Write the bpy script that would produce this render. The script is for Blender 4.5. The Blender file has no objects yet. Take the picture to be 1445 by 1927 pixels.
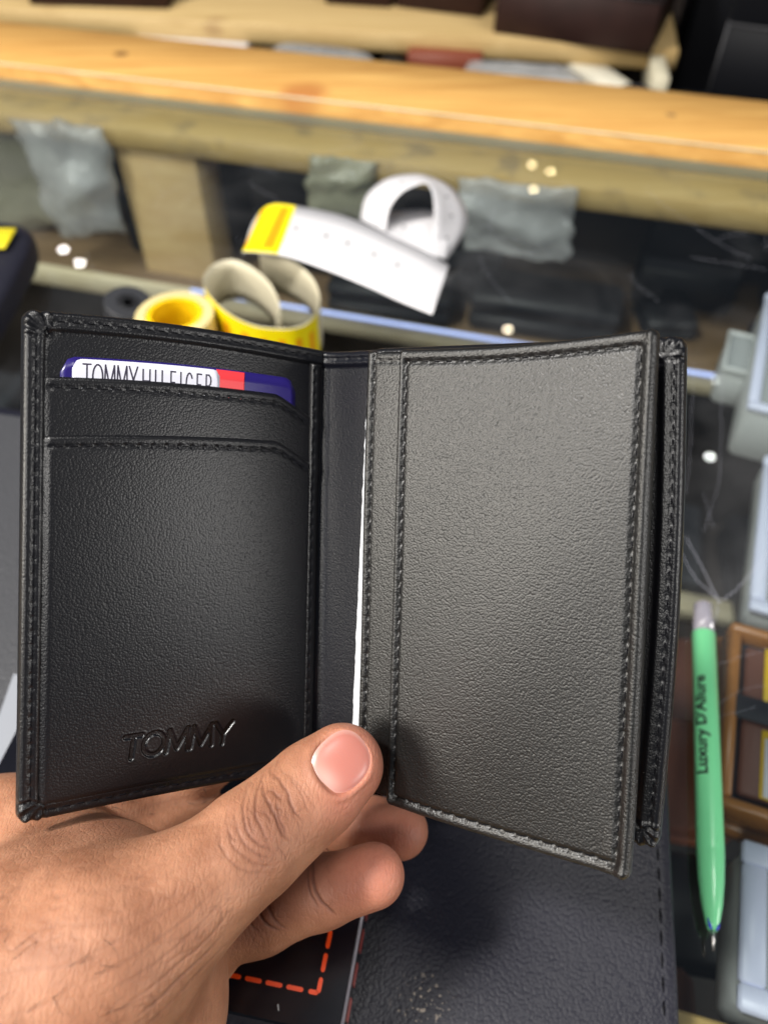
import bpy, math, random
import numpy as np
random.seed(7); rng = np.random.default_rng(7)
SC = bpy.context.scene; COL = SC.collection
# ---------------------------------------------------------------- camera
cam_d = bpy.data.cameras.new('camera'); cam = bpy.data.objects.new('camera', cam_d); COL.objects.link(cam)
cam.location = (0, 0, 0.27); cam.rotation_euler = (math.radians(40), 0, 0)
cam_d.sensor_fit = 'VERTICAL'; cam_d.sensor_height = 36; cam_d.lens = 27.03
cam_d.clip_start = 0.01; cam_d.clip_end = 50
cam_d.dof.use_dof = True; cam_d.dof.focus_distance = 0.168; cam_d.dof.aperture_fstop = 11.0
SC.camera = cam
# ---------------------------------------------------------------- indoor light: ambient shop interior + LED panels + added sheen lamps
W = bpy.data.worlds.new('World'); SC.world = W; W.use_nodes = True
W.node_tree.nodes['Background'].inputs[0].default_value = (0.66, 0.80, 1.0, 1)
W.node_tree.nodes['Background'].inputs[1].default_value = 0.10
def area(name, loc, target, size, power, color=(1, 1, 1), sy=None, spread=None):
    l = bpy.data.lights.new(name, 'AREA'); l.energy = power; l.color = color
    l.shape = 'RECTANGLE'; l.size = size; l.size_y = sy or size
    if spread: l.spread = math.radians(spread)
    o = bpy.data.objects.new(name, l); COL.objects.link(o); o.location = loc
    d = np.array(target, float) - np.array(loc, float)
    from mathutils import Vector
    o.rotation_euler = Vector(d).to_track_quat('-Z', 'Y').to_euler()
    return o
area('ceiling_panel_key', (-0.80, 0.02, 1.60), (0, .1, .1), 0.20, 34, (1, .965, .92))
area('ceiling_panel_left', (-0.62, -0.95, 1.45), (0, .25, .05), 0.40, 13, (1, .97, .92))
area('lit_showcase_left', (-1.33, -0.30, 0.72), (0, .1, .1), 0.50, 18.5, (1, .94, .84))  # unseen lamp added near the flap's mirror direction to give its sheen
area('lit_showcase_right', (1.43, -0.44, 0.56), (0, .1, .1), 0.42, 9.5, (1, .97, .93))  # unseen lamp added for the highlight on the wallet's left panel
area('ceiling_panel_over', (0.42, 0.30, 2.1), (0, .5, 0), 0.5, 14, (1, .97, .92))
def spot_disc(loc, r, power, color):
    l = bpy.data.lights.new('ceiling_spot', 'AREA'); l.shape = 'DISK'; l.size = 2*r; l.energy = power; l.color = color
    o = bpy.data.objects.new('ceiling_spot', l); COL.objects.link(o); o.location = loc
spot_disc((-0.201, 3.624, 2.3), .035, 1.0, (.75, .95, 1))
spot_disc((1.511, 2.49, 2.3), .016, 0.12, (.95, 1, .95))
spot_disc((1.686, 3.035, 2.3), .016, 0.03, (.95, 1, .95))
spot_disc((0.673, 3.455, 2.3), .02, 0.2, (1, .85, .6))
for dx, dy in ((0, 0), (-.12, .5), (.10, .3), (-.03, -.35), (.12, -.1)): spot_disc((1.036+dx, 5.341+dy, 2.3), .02, 0.16, (1, .8, .45))
spot_disc((-1.957, 4.249, 2.3), .022, 0.3, (1, .95, .9))
spot_disc((-1.822, 4.103, 2.3), .022, 0.3, (1, .95, .9))
SC.view_settings.view_transform = 'Standard'; SC.view_settings.look = 'None'
SC.view_settings.exposure = 0.0; SC.view_settings.gamma = 1.0; SC.view_settings.use_curve_mapping = False
SC.render.engine = 'CYCLES'
try:
    SC.cycles.use_denoising = True; SC.cycles.denoiser = 'OPENIMAGEDENOISE'
except Exception: pass
SC.cycles.max_bounces = 6; SC.cycles.diffuse_bounces = 3; SC.cycles.glossy_bounces = 3; SC.cycles.transmission_bounces = 5; SC.cycles.transparent_max_bounces = 10
SC.cycles.use_adaptive_sampling = True; SC.cycles.adaptive_threshold = .02; SC.cycles.caustics_reflective = False; SC.cycles.caustics_refractive = False
SC.cycles.sample_clamp_indirect = 4
# ---------------------------------------------------------------- helpers
V = lambda *a: np.array(a, float)
def mesh(name, verts, faces, smooth=True):
    me = bpy.data.meshes.new(name); me.from_pydata([tuple(map(float, v)) for v in verts], [], [tuple(map(int, f)) for f in faces]); me.update()
    if smooth: me.polygons.foreach_set('use_smooth', [True]*len(me.polygons))
    return me
def root_loc(o):
    while o is not None and o.parent is not None: o = o.parent
    return np.array(o.location) if o is not None else np.zeros(3)
def obj(name, verts, faces, mat, parent=None, smooth=True, kind=None):
    verts = np.asarray(verts, float)
    if parent is not None: verts = verts - root_loc(parent)
    o = bpy.data.objects.new(name, mesh(name, verts, faces, smooth)); COL.objects.link(o)
    if parent is not None: o.parent = parent
    if mat: o.data.materials.append(mat)
    if kind: o['kind'] = kind
    return o
def thing(name, label, cat, loc, group=None):
    o = bpy.data.objects.new(name, None); COL.objects.link(o); o.location = tuple(map(float, loc)); o.empty_display_size = .01
    o['label'] = label; o['category'] = cat
    if group: o['group'] = group
    return o
def tag(o, label, cat, group=None):
    o['label'] = label; o['category'] = cat
    if group: o['group'] = group
    return o
class MB:
    def __init__(s): s.v = []; s.f = []
    def add(s, v, f):
        n = len(s.v); s.v += [tuple(x) for x in np.asarray(v, float)]; s.f += [tuple(i+n for i in q) for q in f]; return s
    def box(s, o, ex, ey, ez, b=0.0):
        """box from corner o with edge vectors; b: bevel (metres)"""
        o, ex, ey, ez = map(lambda q: np.asarray(q, float), (o, ex, ey, ez))
        if b <= 0:
            c = [o, o+ex, o+ex+ey, o+ey, o+ez, o+ex+ez, o+ex+ey+ez, o+ey+ez]
            return s.add(c, [(0,3,2,1),(4,5,6,7),(0,1,5,4),(1,2,6,5),(2,3,7,6),(3,0,4,7)])
        L = [np.linalg.norm(q) for q in (ex, ey, ez)]; n = [q/l for q, l in zip((ex, ey, ez), L)]
        b = min(b, min(L)*.45); v = []; idx = {}
        for sx in (0, 1):
            for sy in (0, 1):
                for sz in (0, 1):
                    for k in range(3):
                        q = [b if not t else l-b for t, l in zip((sx, sy, sz), L)]
                        q[k] = 0 if not (sx, sy, sz)[k] else L[k]
                        idx[(sx, sy, sz, k)] = len(v); v.append(o+n[0]*q[0]+n[1]*q[1]+n[2]*q[2])
        F = []; I = lambda a, k: idx[a+(k,)]
        for k in range(3):
            u, w = (k+1) % 3, (k+2) % 3
            for t in (0, 1):
                def cc(a, c_):
                    q = [0, 0, 0]; q[k] = t; q[u] = a; q[w] = c_; return tuple(q)
                q = [I(cc(0,0),k), I(cc(1,0),k), I(cc(1,1),k), I(cc(0,1),k)]
                F.append(tuple(q if t else q[::-1]))
            for a in (0, 1):
                for c_ in (0, 1):
                    A = [0,0,0]; A[u] = a; A[w] = c_; B = list(A); B[k] = 1; A, B = tuple(A), tuple(B)
                    q = [I(A,u), I(B,u), I(B,w), I(A,w)]
                    F.append(tuple(q if (a != c_) else q[::-1]))
        for sx in (0,1):
            for sy in (0,1):
                for sz in (0,1):
                    q = [I((sx,sy,sz),k) for k in range(3)]
                    F.append(tuple(q if (sx+sy+sz) % 2 else q[::-1]))
        return s.add(v, F)
    def tube(s, pts, rad, n=10, cap=True):
        pts = np.asarray(pts, float); rad = np.broadcast_to(np.asarray(rad, float), (len(pts),))
        T = np.gradient(pts, axis=0); T /= np.linalg.norm(T, axis=1)[:, None]+1e-12
        up = V(0, 0, 1) if abs(T[0][2]) < .9 else V(1, 0, 0); v = []
        for p_, t, r in zip(pts, T, rad):
            x = np.cross(t, up); x /= np.linalg.norm(x)+1e-12; y = np.cross(x, t); up = y
            for k in range(n):
                a = 2*math.pi*k/n; v.append(p_ + r*(math.cos(a)*x+math.sin(a)*y))
        F = [(i*n+k, i*n+(k+1) % n, (i+1)*n+(k+1) % n, (i+1)*n+k) for i in range(len(pts)-1) for k in range(n)]
        if cap: F += [tuple(range(n))[::-1], tuple((len(pts)-1)*n+k for k in range(n))]
        return s.add(v, F)
    def build(s, name, mat, parent=None, smooth=True, kind=None): return obj(name, s.v, s.f, mat, parent, smooth, kind)
def seg_dist(p, a, b):
    """p (...,2); distance to segment ab and parameter"""
    a = np.asarray(a, float); b = np.asarray(b, float); d = b-a
    t = np.clip(((p-a)@d)/(d@d+1e-12), 0, 1); return np.linalg.norm(p-(a+t[..., None]*d), axis=-1), t
def poly_dist(p, L):
    m = np.full(p.shape[:-1], 1e9)
    for a, b in zip(L[:-1], L[1:]): m = np.minimum(m, seg_dist(p, a, b)[0])
    return m
def resample(L, step):
    L = np.asarray(L, float); d = np.r_[0, np.cumsum(np.linalg.norm(np.diff(L, axis=0), axis=1))]
    n = max(2, int(round(d[-1]/step))+1); t = np.linspace(0, d[-1], n)
    return np.stack([np.interp(t, d, L[:, k]) for k in range(L.shape[1])], 1)
def smooth_curve(L, n=60):
    L = np.asarray(L, float); N = len(L); out = []
    for i in range(N-1):
        p0, p1, p2, p3 = L[max(i-1, 0)], L[i], L[i+1], L[min(i+2, N-1)]
        for t in np.linspace(0, 1, max(2, n//(N-1)), endpoint=False):
            out.append(.5*((2*p1)+(-p0+p2)*t+(2*p0-5*p1+4*p2-p3)*t*t+(-p0+3*p1-3*p2+p3)*t**3))
    out.append(L[-1]); return np.array(out)
def noise2(p, seed=0, oct=3):
    r = np.random.default_rng(seed); z = 0
    for k in range(oct):
        for _ in range(4):
            a = r.uniform(0, 6.28); f_ = (2**k)*r.uniform(.7, 1.4)
            z = z + np.sin(f_*(p[..., 0]*math.cos(a)+p[..., 1]*math.sin(a))+r.uniform(0, 6.28))/(2**k)
    return z/6
# ---------------------------------------------------------------- materials
def nt(name):
    m = bpy.data.materials.new(name); m.use_nodes = True; n = m.node_tree.nodes; return m, m.node_tree, n['Principled BSDF']
def pbr(name, base, rough=.5, spec=.5, metal=0, trans=0, coat=0, var=0, vscale=30, bump=0, bscale=200, sss=0, ior=1.5, alpha=1, emit=None, es=0):
    m, t, b = nt(name); I = b.inputs
    I['Base Color'].default_value = (*base, 1); I['Roughness'].default_value = rough; I['Specular IOR Level'].default_value = spec
    I['Metallic'].default_value = metal; I['Transmission Weight'].default_value = trans; I['Coat Weight'].default_value = coat; I['IOR'].default_value = ior
    I['Alpha'].default_value = alpha
    if emit: I['Emission Color'].default_value = (*emit, 1); I['Emission Strength'].default_value = es
    if sss: I['Subsurface Weight'].default_value = sss; I['Subsurface Scale'].default_value = .004
    if var or bump:
        tc = t.nodes.new('ShaderNodeTexCoord')
    if var:
        nz = t.nodes.new('ShaderNodeTexNoise'); nz.inputs['Scale'].default_value = vscale; nz.inputs['Detail'].default_value = 5
        t.links.new(tc.outputs['Object'], nz.inputs['Vector'])
        rp = t.nodes.new('ShaderNodeValToRGB'); e = rp.color_ramp.elements
        e[0].position = .3; e[1].position = .7
        e[0].color = (*[c*(1-var) for c in base], 1); e[1].color = (*[min(1, c*(1+var)) for c in base], 1)
        t.links.new(nz.outputs['Fac'], rp.inputs['Fac']); t.links.new(rp.outputs['Color'], I['Base Color'])
    if bump:
        nz = t.nodes.new('ShaderNodeTexNoise'); nz.inputs['Scale'].default_value = bscale; nz.inputs['Detail'].default_value = 4
        t.links.new(tc.outputs['Object'], nz.inputs['Vector'])
        bp = t.nodes.new('ShaderNodeBump'); bp.inputs['Strength'].default_value = 1; bp.inputs['Distance'].default_value = bump
        t.links.new(nz.outputs['Fac'], bp.inputs['Height']); t.links.new(bp.outputs['Normal'], I['Normal'])
    return m
def leather(name, base, rough, cell, depth, spec=.5, wrinkle=.35, gloss_attr=False, specks=None):
    m, t, b = nt(name); I = b.inputs; N = t.nodes; L = t.links
    I['Base Color'].default_value = (*base, 1); I['Roughness'].default_value = rough; I['Specular IOR Level'].default_value = spec
    tc = N.new('ShaderNodeTexCoord')
    dn = N.new('ShaderNodeTexNoise'); dn.inputs['Scale'].default_value = .45/cell; dn.inputs['Detail'].default_value = 2
    L.new(tc.outputs['Object'], dn.inputs['Vector'])
    mx = N.new('ShaderNodeMixRGB'); mx.blend_type = 'LINEAR_LIGHT'; mx.inputs[0].default_value = cell*.35
    L.new(tc.outputs['Object'], mx.inputs[1]); L.new(dn.outputs['Color'], mx.inputs[2])
    vo = N.new('ShaderNodeTexVoronoi'); vo.feature = 'F1'; vo.inputs['Scale'].default_value = 1/cell
    L.new(mx.outputs[0], vo.inputs['Vector'])
    mp = N.new('ShaderNodeMath'); mp.operation = 'POWER'; mp.inputs[1].default_value = 1.6; L.new(vo.outputs['Distance'], mp.inputs[0])
    n2 = N.new('ShaderNodeTexNoise'); n2.inputs['Scale'].default_value = .35/cell; n2.inputs['Detail'].default_value = 3; L.new(tc.outputs['Object'], n2.inputs['Vector'])
    ad = N.new('ShaderNodeMath'); ad.operation = 'MULTIPLY_ADD'; ad.inputs[1].default_value = -1
    mu = N.new('ShaderNodeMath'); mu.operation = 'MULTIPLY'; mu.inputs[1].default_value = wrinkle; L.new(n2.outputs['Fac'], mu.inputs[0])
    L.new(mp.outputs[0], ad.inputs[0]); L.new(mu.outputs[0], ad.inputs[2])
    bp = N.new('ShaderNodeBump'); bp.inputs['Strength'].default_value = 1; bp.inputs['Distance'].default_value = depth
    L.new(ad.outputs[0], bp.inputs['Height']); L.new(bp.outputs['Normal'], I['Normal'])
    if gloss_attr:
        at = N.new('ShaderNodeAttribute'); at.attribute_name = 'press'
        mr = N.new('ShaderNodeMapRange'); mr.inputs[3].default_value = rough; mr.inputs[4].default_value = .25; L.new(at.outputs['Fac'], mr.inputs[0]); L.new(mr.outputs[0], I['Roughness'])
        mb = N.new('ShaderNodeMapRange'); mb.inputs[3].default_value = 1; mb.inputs[4].default_value = .12; L.new(at.outputs['Fac'], mb.inputs[0]); L.new(mb.outputs[0], bp.inputs['Strength'])
    if specks:
        c, r = specks
        ge = N.new('ShaderNodeVectorMath'); ge.operation = 'DISTANCE'; ge.inputs[1].default_value = c; L.new(tc.outputs['Object'], ge.inputs[0])
        k = N.new('ShaderNodeMapRange'); k.inputs[1].default_value = r; k.inputs[2].default_value = r*.3; L.new(ge.outputs['Value'], k.inputs[0])
        s = N.new('ShaderNodeTexNoise'); s.inputs['Scale'].default_value = 700; L.new(tc.outputs['Object'], s.inputs['Vector'])
        th = N.new('ShaderNodeMapRange'); th.inputs[1].default_value = .60; th.inputs[2].default_value = .66; L.new(s.outputs['Fac'], th.inputs[0])
        mm = N.new('ShaderNodeMath'); mm.operation = 'MULTIPLY'; L.new(k.outputs[0], mm.inputs[0]); L.new(th.outputs[0], mm.inputs[1])
        cm = N.new('ShaderNodeMixRGB'); cm.inputs[1].default_value = (*base, 1); cm.inputs[2].default_value = (.32, .27, .22, 1); L.new(mm.outputs[0], cm.inputs[0]); L.new(cm.outputs[0], I['Base Color'])
    return m
def wood(name, c1, c2, axis_rot=0, rough=.5, knots=True, stain=0.0, scale=1.0, spec=.4):
    m, t, b = nt(name); N = t.nodes; L = t.links; I = b.inputs; I['Roughness'].default_value = rough; I['Specular IOR Level'].default_value = spec
    tc = N.new('ShaderNodeTexCoord'); mp = N.new('ShaderNodeMapping'); mp.inputs['Rotation'].default_value = (0, 0, axis_rot)
    mp.inputs['Scale'].default_value = (6*scale, 90*scale, 90*scale); L.new(tc.outputs['Object'], mp.inputs['Vector'])
    n1 = N.new('ShaderNodeTexNoise'); n1.inputs['Scale'].default_value = 1; n1.inputs['Detail'].default_value = 9; n1.inputs['Roughness'].default_value = .62; n1.inputs['Distortion'].default_value = .9
    L.new(mp.outputs[0], n1.inputs['Vector'])
    rp = N.new('ShaderNodeValToRGB'); e = rp.color_ramp.elements; e[0].position = .32; e[1].position = .68
    e[0].color = (*c1, 1); e[1].color = (*c2, 1); L.new(n1.outputs['Fac'], rp.inputs['Fac'])
    out = rp.outputs['Color']
    if knots:
        m2 = N.new('ShaderNodeMapping'); m2.inputs['Rotation'].default_value = (0, 0, axis_rot); m2.inputs['Scale'].default_value = (7, 14, 14); L.new(tc.outputs['Object'], m2.inputs['Vector'])
        vo = N.new('ShaderNodeTexVoronoi'); vo.inputs['Scale'].default_value = 1.0; L.new(m2.outputs[0], vo.inputs['Vector'])
        mr = N.new('ShaderNodeMapRange'); mr.inputs[1].default_value = .17; mr.inputs[2].default_value = .06; L.new(vo.outputs['Distance'], mr.inputs[0])
        cm = N.new('ShaderNodeMixRGB'); cm.inputs[2].default_value = (c1[0]*.42, c1[1]*.28, c1[2]*.25, 1); L.new(mr.outputs[0], cm.inputs[0]); L.new(out, cm.inputs[1]); out = cm.outputs[0]
    if stain:
        n3 = N.new('ShaderNodeTexNoise'); n3.inputs['Scale'].default_value = 32; n3.inputs['Detail'].default_value = 6; L.new(tc.outputs['Object'], n3.inputs['Vector'])
        mr = N.new('ShaderNodeMapRange'); mr.inputs[1].default_value = .56; mr.inputs[2].default_value = .68; mr.inputs[4].default_value = stain; L.new(n3.outputs['Fac'], mr.inputs[0])
        cm = N.new('ShaderNodeMixRGB'); cm.inputs[2].default_value = (.10, .09, .08, 1); L.new(mr.outputs[0], cm.inputs[0]); L.new(out, cm.inputs[1]); out = cm.outputs[0]
    L.new(out, I['Base Color'])
    bp = N.new('ShaderNodeBump'); bp.inputs['Distance'].default_value = .0004; L.new(n1.outputs['Fac'], bp.inputs['Height']); L.new(bp.outputs['Normal'], I['Normal'])
    return m
def add_knots(m, spots, off):
    t = m.node_tree; b = t.nodes['Principled BSDF']; src = b.inputs['Base Color'].links[0].from_socket; tc = t.nodes.new('ShaderNodeTexCoord')
    for p_, r_, c_ in spots:
        nz = t.nodes.new('ShaderNodeTexNoise'); nz.inputs['Scale'].default_value = .8/r_; nz.inputs['Detail'].default_value = 3; t.links.new(tc.outputs['Object'], nz.inputs['Vector'])
        ds = t.nodes.new('ShaderNodeVectorMath'); ds.operation = 'DISTANCE'; ds.inputs[1].default_value = tuple(np.array(p_)-off); t.links.new(tc.outputs['Object'], ds.inputs[0])
        ma = t.nodes.new('ShaderNodeMath'); ma.operation = 'MULTIPLY_ADD'; ma.inputs[1].default_value = r_*1.1; t.links.new(nz.outputs['Fac'], ma.inputs[0]); t.links.new(ds.outputs['Value'], ma.inputs[2])
        mr = t.nodes.new('ShaderNodeMapRange'); mr.inputs[1].default_value = r_*1.75; mr.inputs[2].default_value = r_*1.05; mr.inputs[4].default_value = .85; t.links.new(ma.outputs[0], mr.inputs[0])
        mx = t.nodes.new('ShaderNodeMixRGB'); mx.inputs[2].default_value = (*c_, 1); t.links.new(mr.outputs[0], mx.inputs[0]); t.links.new(src, mx.inputs[1]); src = mx.outputs[0]
    t.links.new(src, b.inputs['Base Color'])
def thin_glass(name, tint=(.80, .85, .85), smudge=.05):
    m = bpy.data.materials.new(name); m.use_nodes = True; t = m.node_tree; N = t.nodes; L = t.links; N.clear()
    out = N.new('ShaderNodeOutputMaterial'); tr = N.new('ShaderNodeBsdfTransparent'); tr.inputs[0].default_value = (*tint, 1)
    gl = N.new('ShaderNodeBsdfGlossy'); gl.inputs['Roughness'].default_value = .012
    lw = N.new('ShaderNodeLayerWeight'); lw.inputs[0].default_value = .5      # Schlick reflectance, the same from both sides
    pw = N.new('ShaderNodeMath'); pw.operation = 'POWER'; pw.inputs[1].default_value = 5; L.new(lw.outputs['Facing'], pw.inputs[0])
    fr = N.new('ShaderNodeMath'); fr.operation = 'MULTIPLY_ADD'; fr.inputs[1].default_value = .9; fr.inputs[2].default_value = .10; L.new(pw.outputs[0], fr.inputs[0])
    mx = N.new('ShaderNodeMixShader'); L.new(fr.outputs[0], mx.inputs[0]); L.new(tr.outputs[0], mx.inputs[1]); L.new(gl.outputs[0], mx.inputs[2])
    df = N.new('ShaderNodeBsdfDiffuse'); df.inputs[0].default_value = (.7, .7, .72, 1)
    tc = N.new('ShaderNodeTexCoord'); nz = N.new('ShaderNodeTexNoise'); nz.inputs['Scale'].default_value = 11; nz.inputs['Detail'].default_value = 6; nz.inputs['Distortion'].default_value = .4
    L.new(tc.outputs['Object'], nz.inputs['Vector'])
    mr = N.new('ShaderNodeMapRange'); mr.inputs[1].default_value = .48; mr.inputs[2].default_value = .75; mr.inputs[4].default_value = smudge; L.new(nz.outputs['Fac'], mr.inputs[0])
    m2 = N.new('ShaderNodeMixShader'); L.new(mr.outputs[0], m2.inputs[0]); L.new(mx.outputs[0], m2.inputs[1]); L.new(df.outputs[0], m2.inputs[2])
    L.new(m2.outputs[0], out.inputs[0]); return m
M = {}
M['leather'] = leather('black_smooth_leather', (.0036, .0036, .0052), .37, .00046, .000045, spec=.5, wrinkle=.03)
M['leather_press'] = leather('black_pocket_leather', (.0036, .0036, .0052), .37, .00046, .000045, spec=.5, wrinkle=.03, gloss_attr=True)
M['leather_flap'] = leather('black_flap_leather', (.0042, .0040, .0038), .41, .00045, .000075, spec=.75, wrinkle=.03)
M['leather_edge'] = leather('black_edge_leather', (.004, .004, .005), .34, .0005, .00003, spec=.5, wrinkle=.1)
M['lining'] = leather('navy_spine_lining', (.003, .0036, .0075), .38, .00046, .00004, spec=.45, wrinkle=.1)
M['thread'] = pbr('black_thread', (.003, .003, .005), .85, spec=.15)
M['grain'] = leather('pebbled_leather', (.010, .010, .019), .45, .0010, .00014, spec=.45, wrinkle=.06, specks=((0.0109,0.0337,0.014), .010))
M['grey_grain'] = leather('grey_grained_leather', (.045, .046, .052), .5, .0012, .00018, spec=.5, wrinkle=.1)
M['grain_edge'] = leather('folder_edge_leather', (.020, .018, .020), .5, .002, .0002)
M['paper'] = pbr('white_paper', (.78, .80, .84), .75, bump=.00003, bscale=1500)
M['label_white'] = pbr('label_paper_white', (.66, .65, .67), .45)
M['label_back'] = pbr('label_backing_tan', (.62, .57, .42), .55)
M['label_yellow'] = pbr('label_print_yellow', (.92, .74, .0), .45)
M['label_orange'] = pbr('label_print_orange', (.88, .34, .0), .5)
M['ink'] = pbr('black_ink', (.012, .012, .014), .6)
M['card_navy'] = pbr('card_navy', (.020, .012, .14), .28)
M['card_white'] = pbr('card_white', (.76, .76, .86), .3)
M['card_red'] = pbr('card_red', (.80, .05, .06), .3)
M['card_text'] = pbr('card_text', (.03, .025, .05), .5)
M['rail'] = wood('orange_varnished_pine', (.50, .25, .065), (.72, .42, .13), math.radians(15.1), .6, spec=.2)
M['ledge'] = wood('dull_yellow_pine', (.48, .32, .11), (.58, .41, .17), math.radians(15.1), .6, stain=.45)
M['post'] = wood('raw_pine_post', (.50, .33, .14), (.60, .43, .21), math.radians(90), .6, knots=False)
M['shelf_dull'] = wood('dull_case_shelf', (.13, .08, .04), (.22, .14, .07), math.radians(15.1), .6, knots=False)  # pine darkened: the dimness at the case rear is put into the colour
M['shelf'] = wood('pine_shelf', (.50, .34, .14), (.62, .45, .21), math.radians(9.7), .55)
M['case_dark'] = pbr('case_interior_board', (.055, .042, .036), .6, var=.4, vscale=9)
M['batten'] = wood('cream_batten', (.62, .52, .33), (.74, .65, .46), math.radians(15.1), .5, knots=False)
M['glass'] = thin_glass('counter_glass')
M['glass_edge'] = pbr('green_glass_edge', (.28, .36, .33), .15, trans=.3)
M['scratch'] = pbr('glass_scratch', (.55, .56, .66), .5)
M['led'] = pbr('led_strip_diffuser', (.5, .6, 1), .4, emit=(.42, .52, 1), es=1.1)  # emission stands in for light reflected along a bright bluish line
M['green'] = pbr('mint_green_plastic', (.20, .72, .34), .30, spec=.5, coat=.3)
M['clear_grey'] = pbr('smoky_clear_plastic', (.40, .38, .44), .2, trans=.35)
M['steel'] = pbr('steel', (.6, .58, .56), .3, metal=1)
M['blue_ink'] = pbr('blue_ink', (.03, .05, .5), .4)
M['box_black'] = pbr('glossy_black_carton', (.006, .006, .010), .16, spec=.5, var=.3, vscale=60)
M['box_edge'] = pbr('worn_carton_edge', (.22, .21, .24), .4)  # pale colour for the painted highlight along the box edge
M['red_print'] = pbr('orange_red_print', (.95, .075, .005), .4)
M['dark_red'] = pbr('dark_red_print', (.30, .02, .015), .4)
M['brown_box'] = pbr('dark_brown_carton', (.026, .010, .008), .6, spec=.3, var=.2, vscale=40)
M['black_box'] = pbr('black_fabric_carton', (.005, .0055, .008), .6, spec=.25)
M['seam_grey'] = pbr('grey_seam', (.05, .05, .055), .6)
M['bag'] = pbr('cloudy_plastic_bag', (.64, .64, .63), .18, spec=.7, var=.25, vscale=30, bump=.002, bscale=85, alpha=.45)
M['khaki_bag'] = pbr('khaki_plastic_bag', (.38, .37, .27), .2, spec=.7, bump=.002, bscale=85, alpha=.75)
M['white_card'] = pbr('white_carton', (.76, .75, .78), .6)
M['cream_card'] = pbr('cream_carton', (.72, .68, .55), .6)
M['maroon'] = pbr('red_brown_carton', (.20, .045, .02), .5)
M['grey_card'] = pbr('grey_blue_sheet', (.26, .275, .31), .6)
M['frost'] = pbr('frosted_white_plastic', (.62, .63, .62), .35, trans=.25)
M['lilac'] = pbr('lilac_white_plastic', (.62, .64, .80), .35)
M['pale_win'] = pbr('pale_grey_window', (.50, .52, .52), .2, alpha=.55)
M['amber'] = pbr('amber_plastic', (.44, .18, .045), .3, trans=.15)
M['brown_leather'] = leather('brown_leather', (.16, .065, .045), .5, .001, .0001)
M['tan_leather'] = leather('red_brown_leather', (.26, .09, .05), .5, .001, .0001)
M['yellow_tag'] = pbr('yellow_tag', (.78, .50, .02), .4)
M['white_tag'] = pbr('white_tag', (.70, .68, .74), .4)
M['barcode'] = pbr('barcode_grey', (.30, .29, .36), .5)
M['band'] = pbr('black_elastic', (.018, .018, .026), .6)
M['navy'] = pbr('navy_fabric', (.006, .006, .016), .6, bump=.0006, bscale=300)
M['black_soft'] = pbr('black_goods', (.008, .008, .010), .5)
M['grey_soft'] = pbr('charcoal_goods', (.028, .029, .034), .5)
M['tape_film'] = pbr('clear_yellow_tape', (.70, .58, .28), .25, coat=.4)
M['tape_core'] = pbr('yellow_tape_core', (.88, .56, .0), .5)
M['yellow_plastic'] = pbr('yellow_plastic', (.80, .66, .02), .4)
M['dust'] = pbr('dust_fleck', (.45, .45, .45), .8)

# ================================================================ the counter (display case)
AY = math.radians(15.1); A_ = V(math.cos(AY), -math.sin(AY), 0); B_ = V(math.sin(AY), math.cos(AY), 0); Z_ = V(0, 0, 1)
def cc(a, b, z): return A_*a+B_*b+Z_*z
A0, A1 = -1.25, 1.05
add_knots(M['rail'], [((-0.0647,0.661,0.012), .020, (.40, .15, .04)), ((-0.0629,0.6328,0.012), .009, (.26, .09, .03)), ((-0.2303,0.7408,0.012), .0065, (.12, .05, .02)), ((0.2216,0.6174,0.012), .004, (.25, .14, .06)), ((0.1465,0.5954,0.006), .003, (.30, .08, .02))], cc(0, .3, -.5))
case = thing('display_counter', 'glass topped pine display counter everything rests on or sits inside', 'display counter', cc(0, .3, -.5))
MB().box(cc(A0, .609, -.05), A_*(A1-A0), B_*.091, Z_*.062, .002).build('top_rail', M['rail'], case)
MB().tube([cc(A0, .6096, .0114), cc(A1, .6096, .0114)], .0009, 8).build('worn_edge', M['batten'], case)
MB().box(cc(A0, .562, -.0255), A_*(A1-A0), B_*.045, Z_*.0185, .0015).build('ledge', M['ledge'], case)
MB().box(cc(A0, -.06, -.026), A_*(A1-A0), B_*.117, Z_*.019, .0015).build('ledge', M['ledge'], case)
MB().box(cc(A0, -.11, -.05), A_*(A1-A0), B_*.045, Z_*.062, .002).build('top_rail', M['rail'], case)
# glass: one thin sheet with a green ground edge along the far rail
g = MB().add([cc(A0, -.06, 0), cc(A1, -.06, 0), cc(A1, .6085, 0), cc(A0, .6085, 0)], [(0, 1, 2, 3)]).build('glass_top', M['glass'], case, False)
MB().box(cc(A0, .6035, -.0063), A_*(A1-A0), B_*.004, Z_*.0060).build('glass_edge', M['glass_edge'], g, False)
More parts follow.
